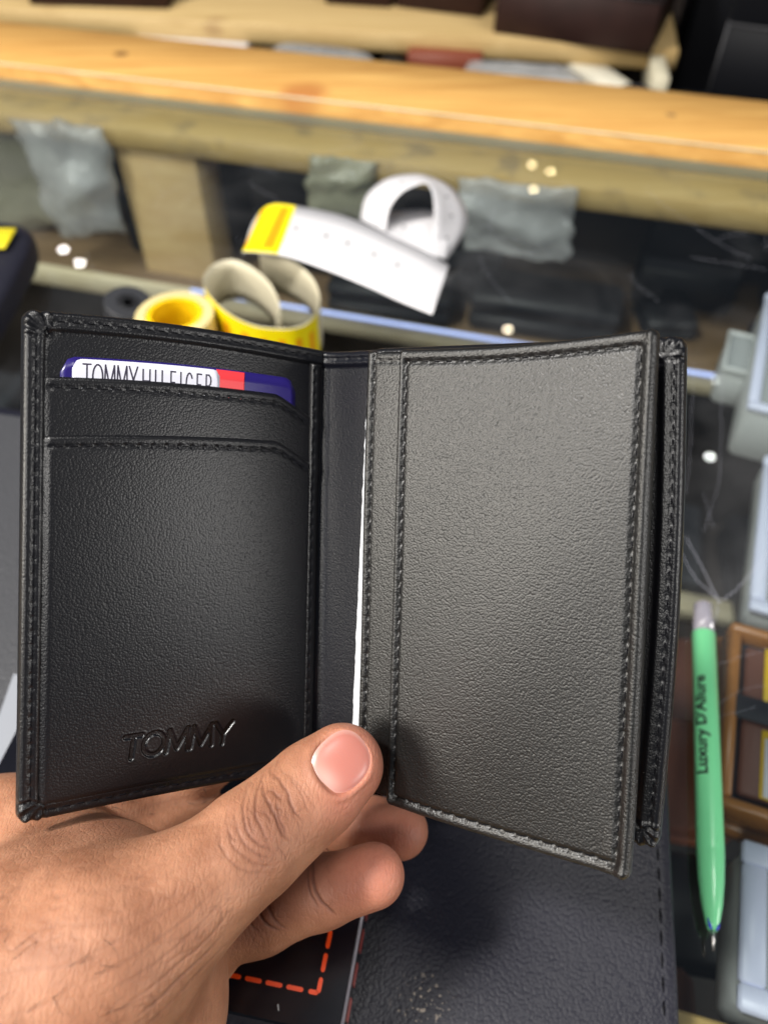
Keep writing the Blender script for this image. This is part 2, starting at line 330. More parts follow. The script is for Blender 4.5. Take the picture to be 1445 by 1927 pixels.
# scratches in the glass at the right
def glass_line(px, r=.00022, j=.0006):
    L = smooth_curve(px, 24); L = L+np.c_[rng.normal(0, j, len(L)), rng.normal(0, j, len(L)), np.zeros(len(L))]*.5; L[:, 2] = .0002
    MB().tube(L, r*.45, 5).build('scratch', M['scratch'], g)
for L in ([(0.1346,0.2122,0.0),(0.1363,0.2004,0.0),(0.1382,0.1905,0.0),(0.1398,0.1783,0.0)], [(0.1296,0.2062,0.0),(0.1325,0.1905,0.0),(0.1364,0.1836,0.0),(0.1395,0.1788,0.0)],
          [(0.1397,0.1777,0.0),(0.1487,0.1836,0.0),(0.1584,0.1933,0.0),(0.1685,0.2033,0.0)], [(0.1398,0.1783,0.0),(0.1366,0.1705,0.0),(0.1351,0.1667,0.0)]): glass_line(L, .00018)
for L in ([(0.1692,0.3344,0.0),(0.1554,0.284,0.0),(0.1468,0.2545,0.0),(0.1405,0.2374,0.0)], [(0.1827,0.3255,0.0),(0.1705,0.284,0.0),(0.1592,0.2475,0.0),(0.1516,0.2309,0.0),(0.143,0.2152,0.0)],
          [(0.1489,0.2374,0.0),(0.1486,0.2245,0.0),(0.1482,0.2167,0.0)], [(0.13,0.1484,0.0),(0.1426,0.152,0.0),(0.1532,0.1556,0.0)], [(0.1251,0.1304,0.0),(0.136,0.137,0.0),(0.1469,0.1393,0.0)], [(0.1249,0.1262,0.0),(0.1401,0.1304,0.0)]): glass_line(L, .00006)
for k in range(54):
    a, b = rng.uniform(-.35, .34), rng.uniform(.36, .56); d = rng.uniform(0, 6.28); l = rng.uniform(.008, .03)
    q = [cc(a+l*s*math.cos(d)+.004*s*s, b+l*s*math.sin(d), 0) for s in np.linspace(-1, 1, 4)]
    glass_line(np.array(q), .00007, .0005)
# inside: post, back panel, shelves, floor
MB().box(cc(-.386, .566, -.30), A_*.072, B_*.04, Z_*.274, .0012).build('post', M['post'], case)
MB().box(cc(.56, .566, -.30), A_*.060, B_*.04, Z_*.274, .0012).build('post', M['post'], case)
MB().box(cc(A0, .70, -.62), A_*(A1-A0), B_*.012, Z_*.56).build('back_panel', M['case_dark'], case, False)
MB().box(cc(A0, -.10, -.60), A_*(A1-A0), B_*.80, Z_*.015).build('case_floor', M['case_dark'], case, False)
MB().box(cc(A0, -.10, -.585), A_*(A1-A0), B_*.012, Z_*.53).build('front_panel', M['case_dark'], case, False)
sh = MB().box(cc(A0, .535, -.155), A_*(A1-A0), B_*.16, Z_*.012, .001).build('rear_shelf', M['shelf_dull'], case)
MB().box(cc(A0, .528, -.150), A_*(A1-A0), B_*.0062, Z_*.020, .001).build('shelf_batten', M['batten'], sh)
MB().box(cc(-.32, .5245, -.1285), A_*.75, B_*.003, Z_*.0022, .0005).build('led_strip', M['led'], sh)  # added glowing strip in place of a bright line of reflected light
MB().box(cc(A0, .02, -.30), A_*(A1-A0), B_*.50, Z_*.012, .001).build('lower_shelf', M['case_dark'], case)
MB().box(cc(A0, .40, -.287), A_*(A1-A0), B_*.02, Z_*.016, .001).build('lower_batten', M['batten'], case)

# ================================================================ shelf behind the counter with boxes
AS = math.radians(9.7); SA = V(math.cos(AS), -math.sin(AS), 0); SB = V(math.sin(AS), math.cos(AS), 0)
e0 = V(*(0.3231,0.9279,-0.05))      # front right corner of the plank's top
shelf = thing('wall_shelf', 'pine plank shelf carrying dark brown boxes behind the counter', 'shelf', e0+V(0, 0, -.02))
MB().box(e0-SA*1.6-Z_*.021, SA*1.6, SB*.32, Z_*.021, .0015).build('plank', M['shelf'], shelf)
MB().box(e0-SA*1.6-Z_*.80+SB*.33, SA*2.6, SB*.01, Z_*1.0).build('back_board', M['case_dark'], shelf, False)
MB().box(e0-SA*1.6-Z_*.40-SB*.03, SA*2.6, SB*.36, Z_*.02).build('lower_plank', M['shelf'], shelf, False)
def carton(px_l, px_r, depth, hgt, lidh, label, mat='brown_box', zb=-.05, rot=0, cat='box', group=None, rim=None):
    l, r = V(*px_l), V(*px_r); ex = r-l; w = np.linalg.norm(ex); ex /= w; ey = np.cross(Z_, ex)
    t = thing('carton', label, cat, (l+r)/2, group); t.location.z = zb
    MB().box(l, ex*w, ey*depth, Z_*(hgt-lidh), .0015).build('box_base', M[mat], t)
    MB().box(l-ex*.0015-ey*.0015+Z_*(hgt-lidh+.0012), ex*(w+.003), ey*(depth+.003), Z_*lidh, .002).build('lid', M[mat], t)
    if rim: MB().box(l-ex*.001-ey*.001+Z_*(hgt-lidh-.0004), ex*(w+.002), ey*(depth+.002), Z_*.0014).build('lid_edge', M[rim], t)
    return t
g1 = 'brown boxes on the shelf'
carton((-0.4291,1.0722,-0.05), (-0.2585,1.0573,-0.05), .16, .10, .03, 'dark brown box at the left end of the shelf', group=g1)
carton((-0.0715,1.076,-0.05), (0.008,1.061,-0.05), .16, .10, .03, 'narrow dark brown box left of the shelf middle', group=g1)
carton((0.0145,1.0647,-0.05), (0.1143,1.0284,-0.05), .15, .10, .03, 'dark brown box beside the gap on the shelf', group=g1)
carton((0.1237,0.9804,-0.05), (0.2872,0.9128,-0.05), .16, .105, .055, 'large dark brown box with pale lid edge at the shelf end', group=g1, rim='seam_grey')
# black boxes standing to the right of the shelf
q0, q1 = V(*(0.3322,0.8375,-0.06)), V(*(0.4406,0.7909,-0.06))
ex = (q1-q0)/np.linalg.norm(q1-q0); ey = np.cross(Z_, ex)
t = thing('carton', 'tall black box with grey seams right of the shelf', 'box', q0)
MB().box(q0, ex*.2, ey*.16, Z_*.065, .002).build('box_base', M['black_box'], t)
MB().box(q0-ex*.001-ey*.001+Z_*.0655, ex*.202, ey*.162, Z_*.15, .002).build('lid', M['black_box'], t)
MB().box(q0-ex*.0015-ey*.0015+Z_*.064, ex*.203, ey*.163, Z_*.0015).build('seam', M['seam_grey'], t)
MB().box(q0-ex*.0012-ey*.0012, ex*.0022, ey*.0022, Z_*.066).build('seam', M['seam_grey'], t)
q2 = V(*(0.3586,0.9815,-0.1))
tag(MB().box(q2+V(.03, .12, -.3), SA*.10, SB*.1, Z_*.55, .003).build('carton', M['black_box']), 'black box standing in the dark gap beside the shelf end', 'box')
q3 = V(*(0.4128,1.0965,-0.16))
tag(MB().box(q3-Z_*.02, SA*.45, SB*.14, Z_*.02, .002).build('plank', M['shelf']), 'short pine plank end showing under the tall black box', 'plank')
# goods in the gap between rail and shelf
def crumple(name, label, cat, c, size, mat, seed, yaw=0, amp=.16, sub=4, flat=1.0):
    import bmesh
    bm = bmesh.new(); bmesh.ops.create_icosphere(bm, subdivisions=sub, radius=1)
    v = np.array([x.co for x in bm.verts]); F = [[q.index for q in f_.verts] for f_ in bm.faces]; bm.free()
    s = np.sign(v)*np.abs(v)**.55; r_ = np.random.default_rng(seed)
    n = 0
    for k in range(14):
        d = r_.normal(size=3)*(1.2+.35*k); n = n+np.abs(np.sin(v@d+r_.uniform(0, 6.28)))/(1+.35*k)
    s = s*(1+amp*(n/3.2-1)[:, None]); s = s*np.array(size)/2
    c_, s_ = math.cos(yaw), math.sin(yaw)
    s = np.stack([s[:, 0]*c_-s[:, 1]*s_, s[:, 0]*s_+s[:, 1]*c_, s[:, 2]], 1)
    return tag(obj(name, s+np.array(c), F, mat), label, cat)
P0 = (-0.26244,1.09764,-0.08827)
q = V(*(-0.5726,1.0722,-0.07)); bx_ = SA*math.cos(-.07)+SB*math.sin(-.07)
tag(MB().box(V(q[0], q[1], -.45)+SB*.0, bx_*1.25, SB*.10, Z_*.352, .003).build('carton', M['black_box']), 'long low black box behind the rail carrying loose packets', 'box')
tag(MB().box(V(*(-0.3032,1.0055,-0.066))+SB*.005-Z_*.0185, bx_*.140, SB*.07, Z_*.014, .001).build('carton', M['white_card']), 'flat white box glimpsed between the rail and shelf', 'box')
crumple('plastic_bag', 'grey and white plastic bag under the shelf middle', 'bag', np.array((-0.0724,0.9402,-0.058))-Z_*.019, (.12, .06, .045), M['bag'], 5, -.2)
crumple('plastic_bag', 'pale translucent plastic bag under the large brown box', 'bag', np.array((0.149,0.8869,-0.058))-Z_*.019, (.13, .06, .05), M['bag'], 9, -.2)
tag(MB().box(V(*(0.0259,0.9607,-0.074))-Z_*.019, SA*.085, SB*.06, Z_*.03, .002).build('carton', M['maroon']), 'red brown box under the shelf behind the rail', 'box')
q = V(*(0.2336,0.8869,-0.074))-Z_*.012; tag(MB().box(q, V(.040, -.007, 0), V(-.03, .08, 0), Z_*.016, .001).build('carton', M['cream_card']), 'slanted white carton under the end of the shelf', 'box')
q = V(*(0.2847,0.8731,-0.074))-Z_*.012; tag(MB().box(q, V(.016, -.004, 0), V(.012, .08, 0.0), Z_*.03, .001).build('carton', M['label_back']), 'thin pale strip of card below the shelf end', 'card')
for k, (px, w) in enumerate((((-0.4128,1.0117,-0.058), .10), ((-0.146,0.9616,-0.06), .07), ((-0.0044,0.9306,-0.06), .03), ((0.2492,0.8548,-0.06), .035))):
    lab = ('charcoal pouch behind the left end of the rail', 'black folded pouch beside the flat white box', 'small black pouch beside the red brown box', 'charcoal pouch beside the slanted white carton')[k]
    crumple('pouch', lab, 'pouch', np.array(px)+SA*w*.4-Z_*.018, (w, .05, .035), M['grey_soft' if k in (0, 3) else 'black_soft'], 20+k, -.17, .08)

# ================================================================ goods seen through the glass
def packet(label, corners, mat, seed, thick=.022):
    """flat crinkled plastic packet between four corners"""
    c = [V(*q) for q in corners]; n = 22; rr_ = np.random.default_rng(seed); nrm = np.cross(c[1]-c[0], c[3]-c[0]); nrm /= np.linalg.norm(nrm)
    if nrm[1] > 0: nrm = -nrm
    U, Vx = np.meshgrid(np.linspace(0, 1, n), np.linspace(0, 1, n), indexing='ij')
    P_ = (c[0]*((1-U)*(1-Vx))[..., None]+c[1]*(U*(1-Vx))[..., None]+c[2]*(U*Vx)[..., None]+c[3]*((1-U)*Vx)[..., None])
    h_ = np.zeros_like(U)
    for k in range(26):
        a = rr_.uniform(0, 6.28); o_ = rr_.uniform(-.3, 1.3); d = np.abs((U-.5)*math.cos(a)+(Vx-.5)*math.sin(a)+.5-o_); h_ += rr_.uniform(-1, 1)*np.maximum(0, .22-d)*rr_.uniform(.4, 1)
    pil = (np.sin(np.pi*U)*np.sin(np.pi*Vx))**.45
    F_ = P_+nrm*((pil*(thick*.55)+h_*thick*1.1*pil))[..., None]+(c[1]-c[0])*(.05*np.sin(Vx*7+seed)+.03*np.sin(Vx*17+2*seed))[..., None]+(c[3]-c[0])*(.03*np.sin(U*8+seed)+.02*np.sin(U*19))[..., None]
    Bk = P_-nrm*(pil*thick*.45+.0004)[..., None]
    N0 = n*n; f_ = [(i*n+j, i*n+j+1, (i+1)*n+j+1, (i+1)*n+j) for i in range(n-1) for j in range(n-1)]; f2 = [tuple(x+N0 for x in q[::-1]) for q in f_]
    ring = [i*n for i in range(n)]+[(n-1)*n+j for j in range(1, n)]+[i*n+n-1 for i in range(n-2, -1, -1)]+list(range(n-2, 0, -1))
    f3 = [(ring[k], ring[(k+1) % len(ring)], ring[(k+1) % len(ring)]+N0, ring[k]+N0) for k in range(len(ring))]
    return tag(obj('plastic_bag', np.r_[F_.reshape(-1, 3), Bk.reshape(-1, 3)], f_+f2+f3, mat, smooth=True), label, 'bag')
packet('large crumpled white plastic bag inside the case left of the post', [(-0.309,0.6582,-0.0085),(-0.2274,0.6362,-0.0058),(-0.2332,0.6378,-0.0968),(-0.2994,0.6556,-0.1124)], M['bag'], 31)
packet('greenish grey plastic bag at the far left inside the case', [(-0.4078,0.7315,-0.0306),(-0.3131,0.7059,-0.0305),(-0.2717,0.6948,-0.1107),(-0.4433,0.7411,-0.1782)], M['khaki_bag'], 32)
packet('khaki plastic bag under the counter ledge behind the price labels', [(-0.0575,0.5955,-0.009),(-0.0067,0.5818,-0.0083),(-0.008,0.5822,-0.0545),(-0.0634,0.5971,-0.0572)], M['khaki_bag'], 33, .014)
packet('white plastic bag inside the case right of the price labels', [(0.0553,0.5599,-0.009),(0.1408,0.5369,-0.007),(0.1413,0.5367,-0.0657),(0.0637,0.5577,-0.0664)], M['bag'], 34, .018)
def slab_case(label, a, b, z, wa, wb, h, mat, rot=0, name='wallet', cat='wallet', group='wallets inside the case', bev=.004, strap=None, back=None):
    e1 = A_*math.cos(rot)+B_*math.sin(rot); e2 = -A_*math.sin(rot)+B_*math.cos(rot)
    o = cc(a, b, z)
    t = thing(name, label, cat, o+e1*wa/2+e2*wb/2, group)
    MB().box(o, e1*wa, e2*wb, Z_*h*.46, bev).build('cover', M[mat], t)
    MB().box(o+Z_*h*.54, e1*wa, e2*wb, Z_*h*.46, bev).build('cover', M[mat], t)
    MB().box(o+e1*.002+e2*.002+Z_*h*.44, e1*(wa-.004), e2*(wb-.004), Z_*h*.12).build('lining', M['grey_soft'], t, False)
    if strap: MB().box(o+e1*wa*.4-e2*.0008-Z_*.0008, e1*.014, e2*(wb+.0016), Z_*(h+.0016), .0005).build('tag', M[strap], t)
    return t
zs = -.143
slab_case('black wallet standing behind the post inside the case', -.285, .60, zs, .10, .05, .105, 'black_soft')
slab_case('black wallet under the curl of price labels inside the case', -.135, .59, zs, .08, .07, .05, 'black_soft', .1)
slab_case('low black wallet below the white bag right of the labels', -.075, .555, zs, .125, .05, .035, 'black_soft')
slab_case('tall black wallet right of the white plastic bag', .06, .63, zs, .085, .05, .085, 'black_soft')
slab_case('navy wallet at the right of the case below the rail', .172, .60, zs, .16, .08, .075, 'navy')
slab_case('black wallet between the white bag and navy wallet', .075, .575, zs, .045, .05, .02, 'black_soft', .3)
slab_case('flat black wallet filling the rear shelf behind the label strip', -.20, .545, zs, .11, .045, .03, 'black_soft', .03)
slab_case('dark navy wallet at the right end below the navy wallet', .155, .548, zs, .14, .045, .03, 'navy', .02)
slab_case('charcoal wallet far right on the rear shelf', .34, .60, zs, .12, .08, .09, 'grey_soft')
slab_case('black pouch left of the post on the rear shelf', -.415, .59, zs, .035, .05, .06, 'black_soft', name='pouch', cat='pouch')
# on the deeper shelf in front
zl = -.287
slab_case('brown leather wallet on the low shelf at left', -.46, .43, zl, .16, .08, .035, 'tan_leather', .05)
slab_case('dark wallet at far left on the low shelf', -.60, .40, zl, .10, .09, .05, 'grey_soft', .05)
slab_case('black wallet on the low shelf under the label coil', -.26, .42, zl, .14, .09, .03, 'black_soft', .02)
slab_case('brown wallet with pale tag in the middle of the low shelf', -.10, .42, zl, .12, .09, .03, 'brown_leather', -.03, strap='white_tag')
slab_case('charcoal wallet on the low shelf behind the open wallet', .04, .42, zl, .12, .09, .03, 'grey_soft')
slab_case('black wallet low in the case at right of the open wallet', .19, .38, zl, .12, .12, .04, 'black_soft', .1)
slab_case('dark brown wallet low in the case beyond the pen', .13, .25, zl, .11, .11, .03, 'brown_leather', .2)
slab_case('navy pouch low in the case above the pen cap', .16, .21, -.16, .09, .07, .02, 'navy', -.2, name='pouch', cat='pouch')
slab_case('red brown wallet inside the case beside the green pen', .045, .13, -.09, .075, .055, .02, 'tan_leather', .12, strap='black_soft')
slab_case('black wallet in the case left of the amber box', .045, .082, -.10, .09, .045, .02, 'black_soft', .1)
slab_case('charcoal wallet inside the case below the pen tip', .05, .045, -.10, .055, .035, .03, 'brown_leather', .1)
slab_case('grey green pouch in the case under the pen', .035, .055, -.13, .05, .13, .02, 'grey_soft', .05, name='pouch', cat='pouch')

# boxes right under the glass at the right
def top_quad(tl, bl, width):
    """returns corner (near left), ex (right), ey (away) on the horizontal plane from the left edge"""
    tl, bl = V(*tl), V(*bl); ey = tl-bl; L = np.linalg.norm(ey); ey /= L; ex = np.cross(ey, Z_); return bl, ex, ey, L, width
def display_box(label, tl, bl, width, hgt, rim_mat, wall_mat, win_mat, rim=.009, contents=None):
    o, ex, ey, L, w = top_quad(tl, bl, width); o = o-Z_*hgt
    t = thing('display_box', label, 'box', o+ex*w/2+ey*L/2, 'boxes under the counter glass')
    MB().box(o+ex*.001+ey*.001, ex*(w-.002), ey*(L-.002), Z_*(hgt-.004), .003).build('tray', M[wall_mat], t)
    f_ = MB(); zt = Z_*(hgt-.0042)
    for a_, b_, u, v in ((0, 0, w, rim), (0, L-rim, w, rim), (0, rim-.0004, rim, L-2*rim+.0008), (w-rim, rim-.0004, rim, L-2*rim+.0008)): f_.box(o+ex*a_+ey*b_+zt, ex*u, ey*v, Z_*.0042, .0012)
    f_.build('lid_frame', M[rim_mat], t)
    MB().box(o+ex*(rim-.001)+ey*(rim-.001)+Z_*(hgt-.0038), ex*(w-2*rim+.002), ey*(L-2*rim+.002), Z_*.0022).build('window', M[win_mat], t, False)
    if contents: contents(t, o, ex, ey, L, w, hgt, rim)
    return t
display_box('frosted white lidded box highest up on the right under the glass', (0.2411,0.4184,-0.012), (0.1972,0.3124,-0.012), .085, .040, 'lilac', 'frost', 'pale_win', .006)
def yc(t, o, ex, ey, L, w, h, r): MB().box(o+ex*(r+.003)+ey*(r+.002)+Z_*(h-.0014), ex*(w-2*r-.006), ey*(L*.42), Z_*.0008).build('card', M['yellow_tag'], t, False)
display_box('white framed box with a yellow card above the amber box', (0.1952,0.2762,-0.012), (0.1585,0.1829,-0.012), .08, .022, 'lilac', 'frost', 'pale_win', .007, yc)
display_box('lilac framed clear box at the lower right corner', (0.1269,0.0867,-0.012), (0.1101,0.0351,-0.012), .08, .03, 'lilac', 'frost', 'pale_win', .0085)
display_box('small frosted box tucked left of the white lidded box', (0.2198,0.4044,-0.03), (0.2044,0.3666,-0.03), .03, .03, 'frost', 'frost', 'pale_win', .003)
# amber box holding a brown wallet with bands and tags
o, ex, ey, L, w = top_quad((0.1492,0.1764,-0.012), (0.1215,0.0984,-0.012), .085)
o = o-Z_*.024
t = thing('gift_box', 'amber brown box under the glass holding a banded brown wallet', 'box', o+ex*w/2+ey*L/2)
MB().box(o-ex*.002-ey*.002, ex*(w+.004), ey*(L+.004), Z_*.009, .002).build('box_base', M['amber'], t)
f_ = MB(); rim = .0045
for a_, b_, u, v in ((0, 0, w, rim), (0, L-rim, w, rim), (0, rim-.0003, rim, L-2*rim+.0006), (w-rim, rim-.0003, rim, L-2*rim+.0006)): f_.box(o+ex*a_+ey*b_+Z_*.0095, ex*u, ey*v, Z_*.0145, .0012)
f_.build('frame', M['amber'], t)
MB().box(o+ex*rim+ey*rim+Z_*.0095, ex*(w-2*rim), ey*(L-2*rim), Z_*.006).build('inset', M['band'], t, False)
wl = thing('wallet', 'brown leather wallet strapped inside the amber box', 'wallet', o+ex*w/2+ey*L/2+Z_*.0158)
for k in range(3): MB().box(o+ex*(rim+.003+k*.0245)+ey*(rim+.004)+Z_*.0158, ex*.0242, ey*(L-2*rim-.008), Z_*.005, .0012).build('panel', M['brown_leather' if k != 1 else 'tan_leather'], wl)
MB().box(o+ex*(rim+.010)+ey*L*.57+Z_*.0209, ex*.010, ey*L*.33, Z_*.0012, .0005).build('tag', M['yellow_tag'], wl)
MB().box(o+ex*(rim+.010)+ey*L*.10+Z_*.0209, ex*.010, ey*L*.34, Z_*.0008, .0003).build('tag', M['yellow_tag'], wl)
wt = MB().box(o+ex*(rim+.011)+ey*L*.105+Z_*.0218, ex*.0085, ey*L*.29, Z_*.0006, .0002).build('tag', M['white_tag'], wl)
mb = MB()
for k in range(16): mb.box(o+ex*(rim+.0145)+ey*(L*.13+k*.0012)+Z_*.0225, ex*.0038, ey*(.0003+.0004*rng.random()), Z_*.0002)
mb.build('barcode', M['barcode'], wt, False)
MB().box(o+ex*.001+ey*L*.455+Z_*.0226, ex*(w-.002), ey*.0105, Z_*.0012, .0004).build('strap', M['band'], wl)

# ================================================================ things on the glass
# navy pouch with yellow patch at the left
t = thing('pouch', 'navy fabric pouch with a yellow patch at the left edge', 'pouch', (-0.2266,0.394,0.0))
def pouch(t, c, size, mat, name):
    n = 28; v = []; F = []
    for i in range(n+1):
        for j in range(n+1):
            a = -math.pi/2+math.pi*i/n; b = 2*math.pi*j/n
            s_ = lambda x: math.copysign(abs(x)**.45, x)
            v.append((c[0]+size[0]/2*s_(math.cos(a))*s_(math.cos(b)), c[1]+size[1]/2*s_(math.cos(a))*s_(math.sin(b)), c[2]+size[2]/2*s_(math.sin(a))))
    F = [(i*(n+1)+j, i*(n+1)+j+1, (i+1)*(n+1)+j+1, (i+1)*(n+1)+j) for i in range(n) for j in range(n)]
    return obj(name, v, F, mat, t)
c0 = V(*(-0.2625,0.3897,0.012)); pouch(t, c0+V(0, -.012, 0), (.105, .14, .024), M['navy'], 'body')
MB().box(V(*(-0.2501,0.4047,0.0252)), V(.030, 0, 0), V(0, .022, 0), Z_*.0015, .0005).build('patch', M['yellow_plastic'], t)
# rolls of tape
def roll(name, label, c, ro, ri, wd, axis, mats):
    axis = V(*axis)/np.linalg.norm(axis); u = np.cross(axis, Z_); u = u/np.linalg.norm(u) if np.linalg.norm(u) > .01 else V(1, 0, 0); w_ = np.cross(u, axis)
    t = thing(name, label, 'tape', c)
    def ring(r0, r1, w, nm, mat):
        n = 56; prof = [(r0, -w/2), (r1-.0006, -w/2), (r1, -w/2+.0006), (r1, w/2-.0006), (r1-.0006, w/2), (r0, w/2)]; v = []
        for k in range(n):
            a = 2*math.pi*k/n
            for r, z in prof: v.append(np.array(c)+axis*z+r*(math.cos(a)*u+math.sin(a)*w_))
        m = len(prof); F = [(k*m+i, k*m+(i+1) % m, ((k+1) % n)*m+(i+1) % m, ((k+1) % n)*m+i) for k in range(n) for i in range(m)]
        return obj(nm, v, F, mat, t, smooth=False)
    ring(ri, ro, wd, 'tape', mats[0]); ring(ri-.003, ri-.0001, wd*.98, 'core', mats[1])
    return t
roll('tape_roll', 'roll of yellowish clear tape lying behind the wallet left half', (-0.1122,0.3459,0.012), .021, .0155, .022, (0, 0, 1), (M['tape_film'], M['tape_core']))
roll('tape_roll', 'small black tape roll beside the yellow tape roll', (-0.1434,0.3632,0.01), .013, .006, .019, (0.25, -.1, 1), (M['grey_soft'], M['black_soft']))
# strip of price labels: coil standing on edge, strip, then a loop
Wd = .0265
def zc(L, z): return [V(*q) for q in L]
coil_top = [(-0.0567,0.3346,0.0265),(-0.0552,0.3463,0.0265),(-0.0619,0.367,0.0265),(-0.0747,0.3848,0.0265),(-0.0867,0.3924,0.0265),(-0.0963,0.3876,0.0265),(-0.1003,0.3737,0.0265),(-0.0953,0.3591,0.0265),(-0.0833,0.3426,0.0265),(-0.0688,0.3317,0.0265),(-0.0569,0.3286,0.0265),(-0.0454,0.3293,0.0265),(-0.0378,0.3365,0.0265),(-0.0345,0.3526,0.0265),(-0.0384,0.371,0.0265),(-0.048,0.3867,0.0265),(-0.0616,0.3976,0.0265),(-0.0725,0.4015,0.0265)]
coil_top = smooth_curve(coil_top, 170)
coil = [(q, q-V(0, 0, .0262)) for q in coil_top]
up_px = [(-0.08107,0.41155,0.02529),(-0.07715,0.42785,0.03114),(-0.06741,0.43867,0.03499),(-0.04927,0.43738,0.03391),(-0.02398,0.43126,0.03138),(0.00108,0.41596,0.02899),(0.02371,0.40146,0.02596),(0.0372,0.3926,0.02244)]
lo_px = [(-0.07868,0.38613,0.03268),(-0.07837,0.38697,0.03338),(-0.07712,0.38781,0.03409),(-0.05498,0.38422,0.03368),(-0.02981,0.37425,0.03054),(-0.0066,0.36174,0.02788),(0.00851,0.35298,0.02574),(0.02557,0.3442,0.0236)]
lp_n = [(0.02919,0.42247,0.01357),(0.02957,0.43079,0.02315),(0.02999,0.43609,0.03283),(0.02885,0.44189,0.0403),(0.02501,0.44625,0.04396),(0.01702,0.44568,0.04217),(0.00952,0.44413,0.03826),(0.00315,0.43987,0.03077),(0.00112,0.43107,0.02078)]
lp_f = [(0.03834,0.42519,0.0054),(0.05129,0.44743,0.01362),(0.05151,0.45942,0.02108),(0.04267,0.46957,0.02959),(0.0276,0.47428,0.03485),(0.01523,0.47411,0.03601),(0.00115,0.46974,0.03495),(-0.01107,0.45977,0.02919),(-0.01484,0.44654,0.02071)]
lf_n = [(0.03637,0.41397,0.01426),(0.02869,0.41307,0.01612),(0.01454,0.41911,0.01858),(0.00111,0.42663,0.02097)]
lf_f = [(0.0417,0.45038,0.01479),(0.03132,0.45996,0.01891),(0.01631,0.46252,0.01845),(0.00118,0.46304,0.01628)]
tape = thing('price_label_strip', 'curled strip of white and yellow price labels on the glass', 'label strip', (-0.0559,0.3679,0.0))
def ribbon(name, top, bot, mat_out, th=.00016, mat_in=None):
    top = np.array(top, float); bot = np.array(bot, float); n = len(top); mid = (top+bot)/2
    T = np.gradient(mid, axis=0); nn = np.cross(T, top-bot); nn /= np.linalg.norm(nn, axis=1)[:, None]+1e-12
    v = []; F = []; k = 5
    for i in range(n):
        for j in range(k): v.append(bot[i]+(top[i]-bot[i])*j/(k-1)+nn[i]*th/2)
        for j in range(k): v.append(bot[i]+(top[i]-bot[i])*j/(k-1)-nn[i]*th/2)
    for i in range(n-1):
        for j in range(k-1):
            a = i*2*k+j; b = a+2*k; F.append((a, a+1, b+1, b)); a += k; b += k; F.append((a, b, b+1, a+1))
        a = i*2*k; b = a+2*k
        F += [(a, b, b+k, a+k), (a+k-1, a+2*k-1, b+2*k-1, b+k-1)]
    o = obj(name, v, F, mat_out, tape)
    if mat_in:
        o.data.materials.append(mat_in); mi = [0]*len(o.data.polygons)
        c_ = 0
        for i in range(n-1):
            for j in range(k-1): mi[c_+1] = 1; c_ += 2
            c_ += 2
        o.data.polygons.foreach_set('material_index', mi)
    def patch(i0, i1, w0, w1, off, sgn=1):
        """quad strip following the ribbon"""
        m0 = max(10, int((i1-i0)*n)); idx = np.linspace(i0*(n-1), i1*(n-1), m0); vv = []
        for q in idx:
            i = min(int(q), n-2); f0 = q-i; tp = top[i]*(1-f0)+top[i+1]*f0; bt = bot[i]*(1-f0)+bot[i+1]*f0; m_ = nn[i]*(1-f0)+nn[i+1]*f0
            vv += [bt+(tp-bt)*w0+m_*off*sgn, bt+(tp-bt)*w1+m_*off*sgn]
        return vv, [(2*a, 2*a+1, 2*a+3, 2*a+2) for a in range(m0-1)]
    o['n'] = n; return o, patch
ct = np.array([q[0] for q in coil]); cb_ = np.array([q[1] for q in coil])
r1, pt = ribbon('coil', ct, cb_, M['label_back'], mat_in=M['label_back'])
# print side of the coil faces outward
def addp(pt, args, mat, nm):
    mb = MB()
    for a in args: mb.add(*pt(*a))
    return mb.build(nm, M[mat], r1, kind=None)
cen = ct[:120].mean(0)
i_ = 80; T_ = ct[i_+1]-ct[i_-1]; nn_ = np.cross(T_, V(0, 0, 1)); sg = 1 if nn_@(ct[i_]-cen) > 0 else -1
addp(pt, [(.27, .735, .02, .98, .00016, sg)], 'label_yellow', 'label_print')
addp(pt, [(.36+.047*k, .378+.047*k, .12, .72, .00024, sg) for k in range(8)], 'label_orange', 'price_block')
up = smooth_curve(up_px, 80); lo = smooth_curve(lo_px, 80)
r2, p2 = ribbon('strip', up, lo, M['label_white'], mat_in=M['label_white'])
k_ = len(up)//2; n2_ = np.cross(up[k_+1]-up[k_-1], up[k_]-lo[k_]); s2 = 1 if n2_@(V(0, 0, .27)-up[k_]) > 0 else -1
r1 = r2
addp(p2, [(.205, .405, .01, .99, .00016, s2)], 'label_yellow', 'label_print')
addp(p2, [(.230, .264, .10, .92, .00024, s2), (.346, .382, .10, .92, .00024, s2)], 'label_orange', 'price_block')
addp(p2, [(.29+.012*(k % 3), .298+.012*(k % 3), .15+.08*k, .19+.08*k, .00024, s2) for k in range(9)], 'ink', 'print_marks')
dots = MB()
for q in (.43, .53, .60, .69, .78): dots.add(*p2(q, q+.007, .52, .58, .00022, s2))
dots.build('punch_marks', M['ink'], r2, False, kind='stuff')
r3, p3 = ribbon('loop', smooth_curve(lp_f, 70), smooth_curve(lp_n, 70), M['label_white'], mat_in=M['label_white'])
dots = MB()
for q in (.08, .2, .32, .68, .8, .92):
    for s_ in (1, -1): dots.add(*p3(q, q+.012, .46, .54, .00022, s_))
dots.build('punch_marks', M['seam_grey'], r3, False, kind='stuff')
r4, p4 = ribbon('loop_tail', smooth_curve(lf_f, 30), smooth_curve(lf_n, 30), M['label_white'], mat_in=M['label_white'])
dots = MB().add(*p4(.72, .75, .45, .53, .0002, 1))
dots.build('punch_mark', M['ink'], r4, False); dots = MB().add(*p4(.72, .75, .45, .53, .0002, -1))
